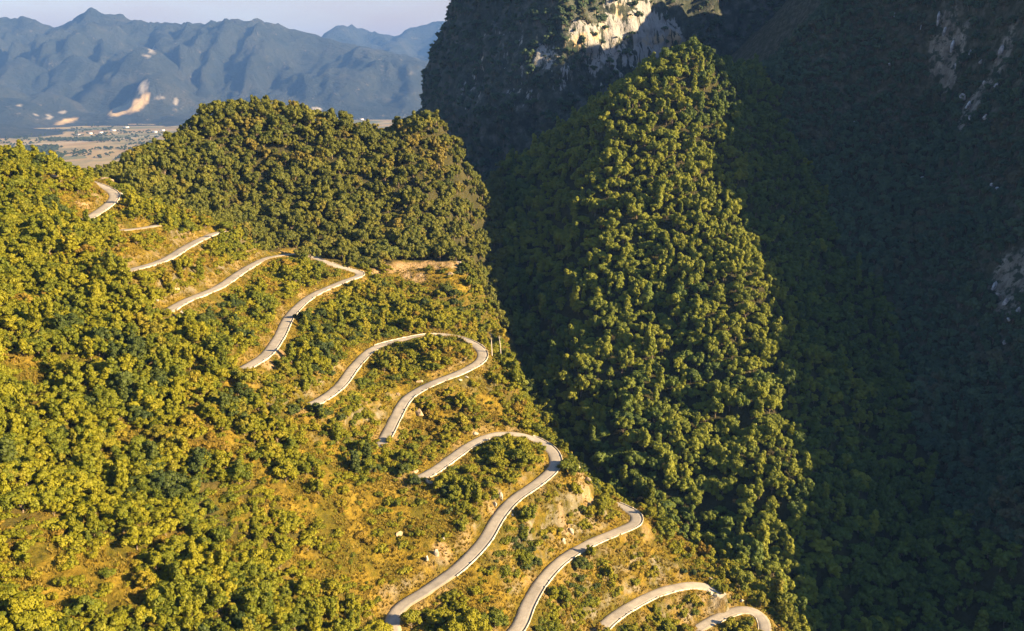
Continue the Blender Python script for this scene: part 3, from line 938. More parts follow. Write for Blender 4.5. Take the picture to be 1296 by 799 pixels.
def label_plants(D, idx, forms, noun):
    """Colour, form, size and place of each plant; where several still agree, their order from left to right within that place."""
    u, v = project(D['x'][idx], D['y'][idx], D['z'][idx] + 2)
    keys = {}
    med = np.median(D['s'][idx])
    for j, i in enumerate(idx):
        size = 'large' if D['s'][i] > med * 1.25 else ('small' if D['s'][i] < med * 0.85 else 'medium')
        key = (size, SLOPE_N[D['m'][i]], FORM_N[forms[D['k'][i]]], area_of(u[j], v[j]))
        keys.setdefault(key, []).append((u[j], i))
    out = {}
    for (size, colr, form, area), lst in keys.items():
        lst.sort()
        for n, (_, i) in enumerate(lst):
            base = f'{size} {colr} {form} {noun} {area}'
            out[i] = base if len(lst) == 1 else base + ', ' + order_word(n, len(lst))
    return out

def split_largest(D, count, unit):
    u, v = project(D['x'], D['y'], D['z'])
    dist = np.sqrt(D['x'] ** 2 + D['y'] ** 2 + D['z'] ** 2)
    score = D['s'] * unit / dist
    score = np.where((u > 6) & (u < 1290) & (v > 10) & (v < 792), score, 0)
    order = np.argsort(-score)
    return order[:count], order[count:]

PROTO_T, PROTO_S = {}, {}
def build_individuals(D, idx, crowns, trunks, forms, noun, cat, group, proto, sink):
    labs = label_plants(D, idx, forms, noun)
    for i in idx:
        mm = SLOPE_M[D['m'][i]]
        e, c, t = plant_object(noun, crowns[D['k'][i]], trunks[D['k'][i]], mm, (D['x'][i], D['y'][i], D['z'][i] + CAMZ - sink * D['s'][i]), D['rt'][i, 2], tuple(D['sc'][i]), labs[i], cat, group, (D['rt'][i, 0], D['rt'][i, 1]))
        proto.setdefault(int(D['k'][i]), (c, t))
near_t, far_t = split_largest(TR, 290, 5)
near_s, far_s = split_largest(SH, 240, 2)
build_individuals(TR, near_t, CROWN, TRUNK, FORMS, 'tree', 'tree', 'trees on the road slope', PROTO_T, 0.9)
build_individuals(SH, near_s, SCROWN, STRUNK, SFORMS, 'shrub', 'shrub', 'shrubs on the road slope', PROTO_S, 0.15)

def slope_scatter(name, D, idx, proto, nk, label, sink):
    protos = [(proto[k][0], proto[k][1], SLOPE_M[m]) for m in range(4) for k in range(nk)]
    pts = np.stack([D['x'][idx], D['y'][idx], D['z'][idx] + CAMZ - sink * D['s'][idx]], -1)
    scatter_group(name, (pts, D['sc'][idx], D['rt'][idx], D['m'][idx] * nk + D['k'][idx]), protos, label)
slope_scatter('slope_woods', TR, far_t, PROTO_T, len(FORMS), 'more olive and yellow trees thinly covering the road slope', 0.9)
slope_scatter('slope_undergrowth', SH, far_s, PROTO_S, len(SFORMS), 'low scrub between the road legs', 0.15)

# --- closed forest on knoll, ridge, valley, right-hand mountain
def valley_shade(x, y):
    """Weight of the shade-toned leaf copy, rising towards the gully and the ravine floor."""
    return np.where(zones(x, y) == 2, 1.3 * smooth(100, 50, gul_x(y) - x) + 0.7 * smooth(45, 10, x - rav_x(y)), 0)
def forest(name, zone, step, smin, smax, mat, label, seed, x0, x1, y0, y1, dens_thr=-2.0, mats=None, forms=(0, 1, 2, 3, 4, 5, 6, 7, 8)):
    xs, ys, r = jitter_points(x0, x1, y0, y1, step, seed)
    z = ground(xs, ys)
    k = (zones(xs, ys) == zone) & in_view(xs, ys, z, 90)
    if zone != 3:
        k &= ~((zones(xs, ys) == 3))
    k &= fbm(xs / 18, ys / 18, seed=seed, octaves=3) > dens_thr
    sl = P(131, 226, z=-50.5)                # leave the rock slab beyond the highest bend open to view
    k &= (np.hypot(xs - sl[0], ys - sl[1] + 6) > 14)
    dr, _ = road_near(xs, ys)
    k &= dr > HALF + 3.0
    k &= (spot(xs, ys, EARTH_W) < 0.3) & ((spot(xs, ys, face_spots) < 0.25) | (zone != 3))
    # leave out what another hill hides completely
    dx, dy = slope_at(xs, ys, 4)
    facing = (dx * xs + dy * ys - z) / np.sqrt(xs ** 2 + ys ** 2 + z ** 2)          # > 0 when the ground faces the camera
    k &= facing > -0.30
    i = np.where(k)[0]
    s = smin + (smax - smin) * r.random(len(i)) ** 1.5
    sc = np.stack([s * r.uniform(0.85, 1.2, len(i)), s * r.uniform(0.85, 1.2, len(i)), s * r.uniform(0.95, 1.4, len(i))], -1)
    rt = np.stack([r.normal(0, 0.06, len(i)), r.normal(0, 0.06, len(i)), r.uniform(0, 6.28, len(i))], -1)
    kinds = r.integers(0, len(forms), len(i))
    protos = [(PROTO_T[f][0], PROTO_T[f][1], q) for q in (mats or (mat,)) for f in forms]
    if mats:                              # stands of one leaf tone or the other; valley leans to the shade-toned
        kinds = kinds + len(forms) * (fbm(xs[i] / 30, ys[i] / 30, seed=seed + 5, octaves=2) + r.normal(0, 0.30, len(i)) + valley_shade(xs[i], ys[i]) > 0.75)
    pts = np.stack([xs[i], ys[i], z[i] + CAMZ - 1.0 * s], -1)
    print(name, len(i))
    return scatter_group(name, (pts, sc, rt, kinds), protos, label)
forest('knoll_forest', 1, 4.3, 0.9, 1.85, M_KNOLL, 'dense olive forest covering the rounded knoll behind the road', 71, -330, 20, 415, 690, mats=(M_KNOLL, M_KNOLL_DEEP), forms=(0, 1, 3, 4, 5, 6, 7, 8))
forest('ridge_forest', 2, 5.0, 0.95, 1.95, M_FOREST, 'dense forest on the central ridge and in the shaded valley', 72, -40, 320, 200, 790, mats=(M_FOREST, M_FOREST_SHADED))
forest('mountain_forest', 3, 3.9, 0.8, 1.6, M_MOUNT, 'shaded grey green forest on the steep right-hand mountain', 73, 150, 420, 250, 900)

# ------------------------------------------------------------------ dry grass tufts on the open banks
def tufts(name, n, seed):
    r = np.random.default_rng(seed)
    x = r.uniform(-210, 120, n * 6); y = r.uniform(150, 470, n * 6)
    z = ground(x, y)
    d, _ = road_near(x, y)
    gr = 0.35 + 0.5 * fbm(x / 20, y / 20, seed=21) + spot(x, y, BARE_W) + np.where(d < 14, 0.5, 0) - 0.8 * spot(x, y, EARTH_W)
    k = np.where((zones(x, y) == 0) & (d > HALF + 0.7) & in_view(x, y, z, 10) & (r.random(len(x)) < gr) & (fbm(x / 5, y / 5, seed=90) > -0.25))[0][:n]
    m = len(k); B = 9
    c = np.repeat(np.stack([x[k], y[k], z[k]], -1), B, 0)
    a = r.uniform(0, 6.28, m * B); rad = r.uniform(0, 0.4, m * B)
    base = c + np.stack([rad * np.cos(a), rad * np.sin(a), np.full(m * B, -0.05)], -1)
    h = np.repeat(r.uniform(0.45, 1.15, m), B) * r.uniform(0.6, 1.1, m * B)
    lean = r.uniform(0.2, 0.75, m * B) * h
    top = base + np.stack([lean * np.cos(a), lean * np.sin(a), h], -1)
    wv = 0.17 * np.stack([-np.sin(a), np.cos(a), np.zeros(m * B)], -1)
    v = np.stack([base - wv, base + wv, top], 1).reshape(-1, 3) + np.array([0, 0, CAMZ])
    link(bpy.data.objects.new(name, mesh_np(name, v, np.arange(m * B * 3).reshape(-1, 3), M_GRASS)), kind='stuff', label='tufts of dry golden grass on the banks between the road legs')
tufts('dry_grass', 34000, 91)

# ------------------------------------------------------------------ boulders and rock slabs along the road
def boulder_mesh(name, seed, sx, sy, sz, mat, sub=3):
    v, f = (ICO1, ICO2, ICO3)[sub - 1]
    r = np.random.default_rng(seed)
    n = v.copy()
    for _ in range(7):                               # chip flat faces off
        d = r.normal(size=3); d /= np.linalg.norm(d)
        t = n @ d; c = r.uniform(0.45, 0.8)
        n = n - np.maximum(0, t - c)[:, None] * d * 0.9
    n = n * (1 + 0.12 * fbm(v[:, 0] * 2, v[:, 1] * 2, v[:, 2] * 2, seed=seed, octaves=3))[:, None]
    return mesh_np(name, n * np.array([sx, sy, sz]), f, mat)
BOULDERS = [
    (131, 226, 6.0, 3.0, 1.5, 'long pale rock slab beyond the highest bend', 1), (148, 246, 0.9, 0.8, 1.2, 'small white boulder beside the highest bend', 0), (66, 224, 2.6, 1.0, 0.8, 'white rock slab in the grass near the upper left skyline', 1),
    (89, 208, 1.2, 1.0, 1.8, 'white upright rock on the upper left skyline', 0), (150, 209, 1.6, 1.2, 2.4, 'pale rock poking out of the dark trees behind the highest bend', 0), (196, 381, 1.5, 1.0, 0.8, 'pale boulder above the lower end of the short diagonal leg', 0),
    (226, 394, 1.4, 1.1, 0.9, 'pale boulder at the lower end of the short diagonal leg', 0), (222, 368, 1.6, 0.9, 0.8, 'flat pale rock on the bank above the short diagonal leg', 1), (529, 601, 1.5, 1.0, 0.8, 'leftmost pale rock in the rubble at the end of the leg above the golden bank', 1),
    (537, 604, 1.7, 1.1, 0.8, 'middle pale rock in the rubble at the end of the leg above the golden bank', 1), (546, 602, 1.2, 0.9, 0.7, 'rightmost pale rock in the rubble at the end of the leg above the golden bank', 1), (603, 553, 1.7, 1.0, 0.8, 'pale boulder on the inner verge where the widest hairpin begins', 0),
    (634, 633, 1.0, 0.8, 2.3, 'pale upright rock slab left of the long middle leg', 0), (627, 641, 0.8, 0.7, 1.5, 'thin pale rock beside the upright slab left of the long middle leg', 0), (646, 652, 0.6, 0.6, 0.5, 'small boulder below the upright slab left of the long middle leg', 0),
    (552, 705, 0.9, 0.7, 1.9, 'tall pale rock streak on the golden bank above the long middle leg', 0), (541, 712, 0.8, 0.7, 1.5, 'shorter pale rock beside the rock streak on the golden bank', 0), (560, 684, 0.9, 0.7, 1.1, 'pale rock high on the golden bank above the long middle leg', 0),
    (505, 678, 1.7, 1.0, 1.0, 'grey rock in the middle of the golden bank', 1), (530, 526, 2.2, 1.6, 1.9, 'pointed pale rock below the leg under the bare-trunked trees', 1), (512, 505, 1.4, 0.9, 0.9, 'pale rock at the inner edge of the leg under the bare-trunked trees', 1),
    (530, 484, 1.8, 1.0, 1.0, 'pale rock on the bank above the leg under the bare-trunked trees', 1), (590, 477, 1.2, 0.7, 0.5, 'flat pale rock just below the shaded hairpin', 0), (582, 482, 1.0, 0.7, 0.5, 'flat pale rock further down from the shaded hairpin', 0),
    (722, 677, 1.2, 0.9, 2.0, 'pale cut rock face left of the leg to the pointed hairpin', 0), (713, 688, 1.0, 0.8, 1.4, 'lower pale rock left of the leg to the pointed hairpin', 0), (731, 596, 1.8, 1.2, 2.3, 'tan crag on the edge above the ravine beside the widest hairpin', 1),
    (744, 612, 1.4, 1.1, 2.6, 'tan crag lower on the edge above the ravine', 1), (768, 628, 1.3, 1.0, 1.2, 'pale boulder where the pointed hairpin meets the ravine', 0), (757, 633, 0.7, 0.6, 0.6, 'small white boulder left of the pointed hairpin', 0),
    (789, 637, 0.9, 0.8, 1.0, 'white boulder on the outer rim of the pointed hairpin', 0), (898, 747, 1.1, 0.9, 0.9, 'white boulder on the inner verge of the curved leg above the lowest bend', 0), (909, 754, 0.8, 0.7, 0.7, 'small white boulder at the end of the curved leg', 0),
    (899, 734, 0.8, 0.7, 0.8, 'white boulder on the outer verge of the curved leg', 0), (938, 764, 1.1, 0.6, 0.7, 'white boulder at the top of the lowest bend', 0), (957, 767, 0.9, 0.6, 0.7, 'white boulder on the right rim of the lowest bend', 0),
    (973, 774, 0.7, 0.6, 0.6, 'white boulder in the dark right of the lowest bend', 0), (471, 347, 1.0, 0.8, 0.9, 'white boulder at the start of the dirt terrace', 0), (580, 333, 1.7, 0.9, 0.7, 'pale rock at the far end of the dirt terrace', 0),
    (571, 349, 2.0, 1.4, 1.6, 'pale crag under the far end of the dirt terrace', 1), (512, 372, 1.8, 0.8, 0.7, 'pale rock below the dirt terrace', 1), (535, 388, 1.6, 0.6, 0.6, 'flat pale rock amid shrubs below the dirt terrace', 0)]
for n, (u, v, sx, sy, sz, lab, tan_) in enumerate(BOULDERS):
    p = np.array(P(u, v, z=-50.5)) if n == 0 else hit(u, v)
    p[2] = ground(p[0], p[1])
    dn, jn = road_near(np.array([p[0]]), np.array([p[1]]))
    if dn[0] < HALF + 1.0 + 0.5 * max(sx, sy):             # stand it on the verge, not on the road
        c = ROAD_PTS[jn[0]]
        dd = p[:2] - c[:2]; dd = dd / max(1e-3, np.hypot(*dd))
        p[:2] = c[:2] + dd * (HALF + 1.0 + 0.5 * max(sx, sy)); p[2] = ground(p[0], p[1])
    o = link(bpy.data.objects.new('boulder', boulder_mesh('boulder', 500 + n, sx, sy, sz, (M_STONE, M_TANSTONE)[tan_])), label=lab, category='boulder', group='rocks along the road')
    o.location = (p[0], p[1], p[2] + CAMZ + sz * 0.05)
    o.rotation_euler = (0, 0, rng.uniform(-0.6, 0.6))

# ------------------------------------------------------------------ two tall bare-trunked trees at the shaded hairpin
for n, (u, v, h, lab) in enumerate(((616, 450, 9.5, 'left of two tall trees with bare pale trunks at the shaded hairpin'), (628, 449, 9.0, 'right of two tall trees with bare pale trunks at the shaded hairpin'))):
    c_ = P(609, 447, z=-117.1)
    p = np.array([c_[0] + (4.5, 8.5)[n], c_[1] + (1.5, -0.5)[n], 0.0])
    p[2] = ground(p[0], p[1])
    h += max(0.0, -117.0 - p[2])
    root = link(bpy.data.objects.new('bare_trunked_tree', None), label=lab, category='tree', group='two tall trees at the hairpin')
    root.location = (p[0], p[1], p[2] + CAMZ - 0.2)
    rr = np.random.default_rng(600 + n)
    lob = [(rr.uniform(-2.0, 1.8), rr.uniform(-1.3, 1.3), h + rr.uniform(-0.4, 2.6), rr.uniform(0.7, 1.15), 0.8) for _ in range(10)]
    link(bpy.data.objects.new('trunk', trunk_mesh('tall_trunk', 610 + n, h + 0.6, 0.26, (-0.5 if n == 0 else -0.9, 0.2), [(0.85, x * 0.8, y * 0.8, 1.2) for x, y, *_ in lob[:5]], M_PALE_BARK)), root)
    link(bpy.data.objects.new('crown', crown_mesh('tall_crown', 620 + n, lob, 900, 0.26, M_YELLOW)), root)

# ------------------------------------------------------------------ pale limestone outcrops on the right-hand mountain
OUT = [(1188, 30, 2.0, 7.0), (1196, 45, 1.6, 5.0), (1206, 65, 2.0, 6.0), (1213, 88, 2.0, 5.0), (1230, 72, 1.0, 2.5), (1244, 82, 1.2, 2.2), (1222, 125, 2.4, 3.5), (1228, 138, 2.0, 4.5), (1234, 152, 2.4, 4.0), (1250, 152, 1.6, 2.5), (1248, 108, 1.2, 2.2), (1265, 110, 1.4, 2.5),
       (1270, 68, 1.6, 4.5), (1126, 84, 1.6, 1.6), (1132, 22, 0.9, 3.0), (1166, 38, 0.9, 2.5), (1060, 224, 2.2, 1.2), (1168, 230, 1.0, 2.4), (1242, 232, 1.0, 3.0), (1258, 240, 1.8, 1.8), (1266, 243, 1.4, 1.6), (1208, 286, 1.0, 1.0), (1244, 268, 1.1, 3.0), (1113, 182, 1.2, 1.2), (1080, 158, 1.0, 1.0),
       (1261, 367, 1.4, 4.0), (1266, 378, 2.0, 1.4), (1276, 386, 1.3, 3.0), (1292, 398, 1.6, 3.5), (1251, 408, 1.2, 2.6), (1258, 424, 1.2, 3.0), (1280, 408, 1.4, 1.4), (1274, 438, 1.0, 2.0), (1062, 405, 1.0, 1.2)]
OUTW = ['sliver', 'slab', 'crag', 'knob']
for n, (u, v, w_, h_) in enumerate(OUT):
    p = hit(u, v, 200)
    word = 'tall pale limestone streak' if h_ > 4 else ('upright pale limestone rock' if h_ > 2.4 else 'small pale limestone knob')
    area = 'in the high rocky gully' if v < 175 and u > 1180 else ('in the white rock face at the right edge' if 335 < v < 395 and u > 1255 else ('below the white rock face at the right edge' if v >= 395 and u > 1200 else ('in shaded woods on the right mountain' if u < 1180 else 'on the slope under the rocky gully')))
    OUT[n] = (p, w_, h_, f'{word} {area}', v)
from collections import Counter
cnt = Counter(o[3] for o in OUT); seen = Counter()
for n, (p, w_, h_, lab, v) in enumerate(sorted(OUT, key=lambda o: o[4])):
    if cnt[lab] > 1:
        seen[lab] += 1
        lab_ = lab + ', ' + ('topmost' if seen[lab] == 1 else 'lowest' if seen[lab] == cnt[lab] else ORD[seen[lab] - 1].replace('left', 'top'))
    else:
        lab_ = lab
    o = link(bpy.data.objects.new('rock_outcrop', boulder_mesh('rock_outcrop', 700 + n, w_ * (0.5 if h_ > 2 else 0.8), w_ * 1.2, h_ * 0.8, M_LIMESTONE)), label=lab_, category='rock outcrop', group='limestone outcrops on the right mountain')
    dx_, dy_ = slope_at(p[0], p[1], 4)
    nv = Vector((-float(dx_), -float(dy_), 1)).normalized()
    up = (Vector((0, 0, 1)) - nv * nv.z)
    up = up.normalized() if up.length > 0.05 else Vector((0, 1, 0))
    side = up.cross(nv)
    o.matrix_world = Matrix.Translation(Vector((p[0], p[1], p[2] + CAMZ)) + nv * 2.2) @ Matrix((side, -nv, up)).transposed().to_4x4()

# ------------------------------------------------------------------ the limestone massif behind the ridge
def rock_material():
    m, nt, out = nodes_of('massif_rock')
    k = NT(nt)
    rock = k.attr('rock')
    st = k.n('ShaderNodeMapping')
    k.l(k.pos(), st.inputs[0]); st.inputs['Scale'].default_value = (1, 1, 0.16)
    streak = k.noise(0.16, 6.0, 0.7, st.outputs[0])
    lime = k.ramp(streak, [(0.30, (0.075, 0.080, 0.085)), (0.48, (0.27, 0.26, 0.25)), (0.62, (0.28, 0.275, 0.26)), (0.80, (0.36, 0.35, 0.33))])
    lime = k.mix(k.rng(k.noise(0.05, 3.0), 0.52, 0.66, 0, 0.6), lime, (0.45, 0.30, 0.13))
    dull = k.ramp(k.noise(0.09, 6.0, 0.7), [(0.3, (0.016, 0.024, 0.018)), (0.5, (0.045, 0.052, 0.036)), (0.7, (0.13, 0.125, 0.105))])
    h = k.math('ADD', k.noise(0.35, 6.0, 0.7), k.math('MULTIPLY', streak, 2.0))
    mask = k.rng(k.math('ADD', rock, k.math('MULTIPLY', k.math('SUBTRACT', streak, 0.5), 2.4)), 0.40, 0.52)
    k.l(k.principled(k.mix(mask, dull, lime), 0.95, k.bump(h, 1.6), 0.1), out.inputs[0])
    return m
PLAN = catmull([(-40, 1500, 0), (-110, 1250, 0), (-100, 1110, 0), (-45, 1000, 0), (5, 935, 0), (50, 915, 0), (105, 940, 0), (170, 990, 0), (235, 1035, 0), (300, 1000, 0), (400, 965, 0), (560, 1000, 0), (760, 1100, 0)], 4.5)[:, :2]
tg = np.gradient(PLAN, axis=0)
for _ in range(14):
    tg[1:-1] = 0.25 * tg[:-2] + 0.5 * tg[1:-1] + 0.25 * tg[2:]
tg /= np.linalg.norm(tg, axis=1)[:, None]
inw = np.stack([-tg[:, 1], tg[:, 0]], -1)           # away from the viewer's side, into the mountain
PROF = np.array([(-120, -404), (-105, -330), (-52, -200), (0, -36), (40, 81), (64, 150), (92, 190), (170, 215), (300, 225)], float)
pd = np.concatenate([[0], np.cumsum(np.linalg.norm(np.diff(PROF, axis=0), axis=1))])
w = np.arange(0, pd[-1], 4.5)
pin, pz = np.interp(w, pd, PROF[:, 0]), np.interp(w, pd, PROF[:, 1])
mx = PLAN[None, :, 0] + inw[None, :, 0] * pin[:, None]
my = PLAN[None, :, 1] + inw[None, :, 1] * pin[:, None]
mz = np.repeat(pz[:, None], len(PLAN), 1)
disp = 24 * fbm(mx / 75, my / 70, mz / 90, seed=81, octaves=4) + 9 * fbm(mx / 20, my / 20, mz / 60, seed=82, octaves=3, ridged=True) + 3.5 * fbm(mx / 9, my / 9, mz / 14, seed=83, octaves=3)
amp = smooth(-404, -330, mz)
mx = mx - inw[None, :, 0] * disp * amp
my = my - inw[None, :, 1] * disp * amp
mz = mz + 7 * fbm(mx / 40, my / 40, mz / 40, seed=84, octaves=3) * amp
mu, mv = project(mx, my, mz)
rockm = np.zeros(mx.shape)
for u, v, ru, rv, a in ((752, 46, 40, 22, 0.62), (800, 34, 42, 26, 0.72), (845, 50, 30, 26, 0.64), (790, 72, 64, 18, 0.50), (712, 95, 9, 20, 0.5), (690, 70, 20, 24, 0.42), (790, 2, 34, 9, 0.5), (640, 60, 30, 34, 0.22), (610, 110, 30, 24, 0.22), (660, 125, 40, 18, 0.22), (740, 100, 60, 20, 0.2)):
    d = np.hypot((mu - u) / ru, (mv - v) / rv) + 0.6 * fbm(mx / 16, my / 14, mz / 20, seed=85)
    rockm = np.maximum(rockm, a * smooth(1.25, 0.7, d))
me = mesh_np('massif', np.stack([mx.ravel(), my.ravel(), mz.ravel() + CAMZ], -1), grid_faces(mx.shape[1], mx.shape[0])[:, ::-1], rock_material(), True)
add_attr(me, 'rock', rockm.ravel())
link(bpy.data.objects.new('mountain', me), kind='structure', label='dark limestone mountain with a pale streaked cliff behind the ridge')
# trees clinging to it
r = np.random.default_rng(88)
fi = r.integers(0, mx.shape[0] - 1, 22000); fj = r.integers(0, mx.shape[1] - 1, 22000)
a, b = r.random(22000), r.random(22000)
def bil(A):
    return A[fi, fj] * (1 - a) * (1 - b) + A[fi + 1, fj] * a * (1 - b) + A[fi, fj + 1] * (1 - a) * b + A[fi + 1, fj + 1] * a * b
px, py, pz_, pr = bil(mx), bil(my), bil(mz), bil(rockm)
k = in_view(px, py, pz_, 60) & (r.random(22000) > pr * 1.2) & (pz_ > -230) & (py < 1300) & (fbm(px / 22, py / 22, pz_ / 22, seed=86) > -0.35)
i = np.where(k)[0]
sc = (0.7 + 1.3 * r.random(len(i)) ** 1.5)[:, None] * r.uniform(0.85, 1.2, (len(i), 3))
rt = np.stack([r.normal(0, 0.1, len(i)), r.normal(0, 0.1, len(i)), r.uniform(0, 6.28, len(i))], -1)
print('massif', len(i))
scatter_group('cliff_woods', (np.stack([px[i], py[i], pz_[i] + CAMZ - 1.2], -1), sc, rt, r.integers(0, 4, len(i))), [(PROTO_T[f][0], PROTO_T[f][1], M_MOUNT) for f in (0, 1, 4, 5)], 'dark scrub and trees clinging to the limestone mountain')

# ------------------------------------------------------------------ the far valley plain and mountain ranges
def plain_material():
    m, nt, out = nodes_of('valley_fields')
    k = NT(nt)
    mp = k.n('ShaderNodeMapping')
    k.l(k.pos(), mp.inputs[0]); mp.inputs['Scale'].default_value = (0.006, 0.003, 1); mp.inputs['Rotation'].default_value = (0, 0, 0.3)
    vo = k.n('ShaderNodeTexVoronoi')
    vo.inputs['Scale'].default_value = 1.0
    k.l(mp.outputs[0], vo.inputs['Vector'])
    sp = k.n('ShaderNodeSeparateColor'); k.l(vo.outputs['Color'], sp.inputs[0])
    c = k.ramp(sp.outputs[0], [(0.0, (0.22, 0.145, 0.06)), (0.35, (0.28, 0.19, 0.085)), (0.6, (0.28, 0.22, 0.10)), (0.8, (0.33, 0.235, 0.115)), (1.0, (0.13, 0.13, 0.06))])
    c = k.mix(k.rng(k.noise(0.0011, 4.0), 0.5, 0.62, 0, 0.8), c, (0.10, 0.11, 0.05))
    c = k.mix(k.rng(k.noise(0.02, 3.0), 0.62, 0.72, 0, 0.7), c, (0.07, 0.08, 0.04))
    k.l(k.principled(c, 0.95, None, 0.1), out.inputs[0])
    return m
n = 40
px_, py_ = np.meshgrid(np.linspace(-13000, 9000, n), np.linspace(-2500, 19000, n))
link(bpy.data.objects.new('valley_plain', mesh_np('valley_plain', np.stack([px_.ravel(), py_.ravel(), np.zeros(n * n)], -1), grid_faces(n, n), plain_material())), kind='structure', label='flat valley floor of tan fields far below the hills')

def range_material():
    m, nt, out = nodes_of('far_mountain_ground')
    k = NT(nt)
    c = k.ramp(k.noise(0.003, 6.0, 0.65), [(0.3, (0.022, 0.030, 0.028)), (0.55, (0.042, 0.048, 0.040)), (0.8, (0.085, 0.080, 0.058))])
    c = k.mix(k.rng(k.noise(0.012, 5.0, 0.7), 0.62, 0.72, 0, 0.6), c, (0.20, 0.175, 0.13))
    c = k.mix(k.attr('quarry'), c, (0.55, 0.40, 0.21))
    c = k.mix(k.attr('scar'), c, (0.36, 0.32, 0.27))
    k.l(k.principled(c, 0.95, k.bump(k.noise(0.012, 8.0, 0.75), 90), 0.1), out.inputs[0])
    return m
def skyline(pts, D):
    u = np.array([p[0] for p in pts], float); v = np.array([p[1] for p in pts], float)
    d = [ray(a, b) for a, b in zip(u, v)]
    return np.array([q[0] * D for q in d]), np.array([q[2] * D for q in d]) + CAMZ
def far_range(name, pts, D, W, x0, x1, step, seed, label, cones=(), front=1.0):
    fx = np.arange(x0, x1, step); fy = np.arange(D - W * 1.3, D + W * 0.9, step)
    X, Y = np.meshgrid(fx, fy)
    sx, sz = skyline(pts, D)
    crest = np.interp(X, sx, sz)
    d = Y - D - W * 0.10 * fbm(X / 2200, Y * 0, seed=seed)
    p = np.clip(1 - np.abs(d) / np.where(d < 0, W * 1.15, W * 0.8), 0, 1)
    rid = fbm(X / (W * 0.42) + 0.4 * fbm(X / 900, Y / 900, seed=seed + 3), Y / (W * 0.9), seed=seed + 1, octaves=5, ridged=True)
    h = crest * np.clip(p ** 0.95 + 0.85 * p * (1 - p) * (rid - 0.1) * 2.0, 0, 1.2)
    h = h + crest * (0.07 * fbm(X / 240, Y / 240, seed=seed + 2, octaves=5, gain=0.6) + 0.10 * (fbm(X / 420, Y / 700, seed=seed + 4, octaves=4, ridged=True) - 0.3) * np.clip(1.4 - p, 0, 1)) * np.clip(p * 4, 0, 1)
    q = np.zeros(X.shape); sc = np.zeros(X.shape)
    for (cu, cv, cd, R, sharp) in cones:
        c = np.array(P(cu, cv, cd)); H = c[2] + CAMZ
        rr = np.hypot(X - c[0], (Y - c[1]))
        wob = 1 + 0.30 * fbm(X / 420, Y / 420, seed=seed + 7, octaves=4, ridged=True)
        h = np.maximum(h, H * np.exp(-(rr / (R * wob)) ** sharp) * (1 + 0.10 * fbm(X / 160, Y / 160, seed=seed + 9, octaves=3)))
    me = mesh_np(name, np.stack([X.ravel(), Y.ravel(), h.ravel() - 6], -1), grid_faces(len(fx), len(fy)), M_RANGE, True)
    u, v = project(X, Y, h - CAMZ)
    e = 0.5 * fbm(X / 90, Y / 90, seed=seed + 11, octaves=3)
    if name != 'farthest_range':
        for (a, b, ru, rv) in ((154, 139, 15, 6), (170, 133, 14, 8), (183, 124, 6, 8), (83, 153, 14, 3)):
            q = np.maximum(q, smooth(1.2, 0.8, np.hypot((u - a - (v - b) * 0.0) / ru, (v - b + (u - a) * 0.25) / rv) + 0.3 * e))
        for (a, b, ru, rv) in ((181, 110, 5, 8), (222, 128, 2, 7), (213, 112, 2, 6), (206, 123, 9, 2), (186, 70, 7, 2), (192, 64, 3, 3), (47, 145, 6, 2), (62, 148, 2, 4), (24, 132, 2, 2), (78, 141, 4, 2), (378, 133, 6, 4), (402, 138, 6, 3)):
            sc = np.maximum(sc, smooth(1.1, 0.7, np.hypot((u - a) / ru, (v - b) / rv) + 2.2 * e))
    add_attr(me, 'quarry', q.ravel()); add_attr(me, 'scar', sc.ravel())
    return link(bpy.data.objects.new(name, me), kind='structure', label=label)
M_RANGE = range_material()
far_range('mountain_range', [(-400, 40), (-120, 30), (0, 22), (20, 19), (38, 18), (58, 26), (72, 34), (95, 24), (120, 12), (150, 19), (180, 26), (225, 31), (245, 29), (290, 28), (330, 25), (352, 32), (380, 41), (420, 50), (455, 60), (500, 66), (560, 76), (640, 84), (760, 80), (1000, 70)],
          9600, 1550, -7600, 3600, 30, 400, 'blue hazy mountain range beyond the valley')
far_range('foothills', [(-400, 210), (0, 200), (900, 215)], 6800, 1700, -5200, 1500, 22, 430, 'foothills with pale quarry scars at the edge of the plain',
          cones=[(186, 60, 8300, 520, 1.6), (197, 93, 7800, 270, 2.1), (100, 70, 8300, 420, 1.8), (30, 76, 8300, 520, 1.7), (-30, 96, 7300, 420, 1.8), (58, 116, 7500, 300, 2.0), (8, 122, 7000, 330, 2.0), (125, 106, 7900, 260, 2.1), (245, 118, 8000, 300, 1.9), (290, 105, 8500, 420, 1.7), (-60, 150, 6000, 380, 1.9), (386, 126, 7800, 190, 2.0)])
far_range('farthest_range', [(-300, 70), (200, 70), (380, 52), (420, 44), (438, 38), (455, 35), (480, 41), (498, 45), (520, 36), (545, 29), (575, 23), (620, 24), (700, 30), (900, 40)],
          13500, 2400, -9000, 8000, 80, 460, 'palest farthest mountain range on the horizon')

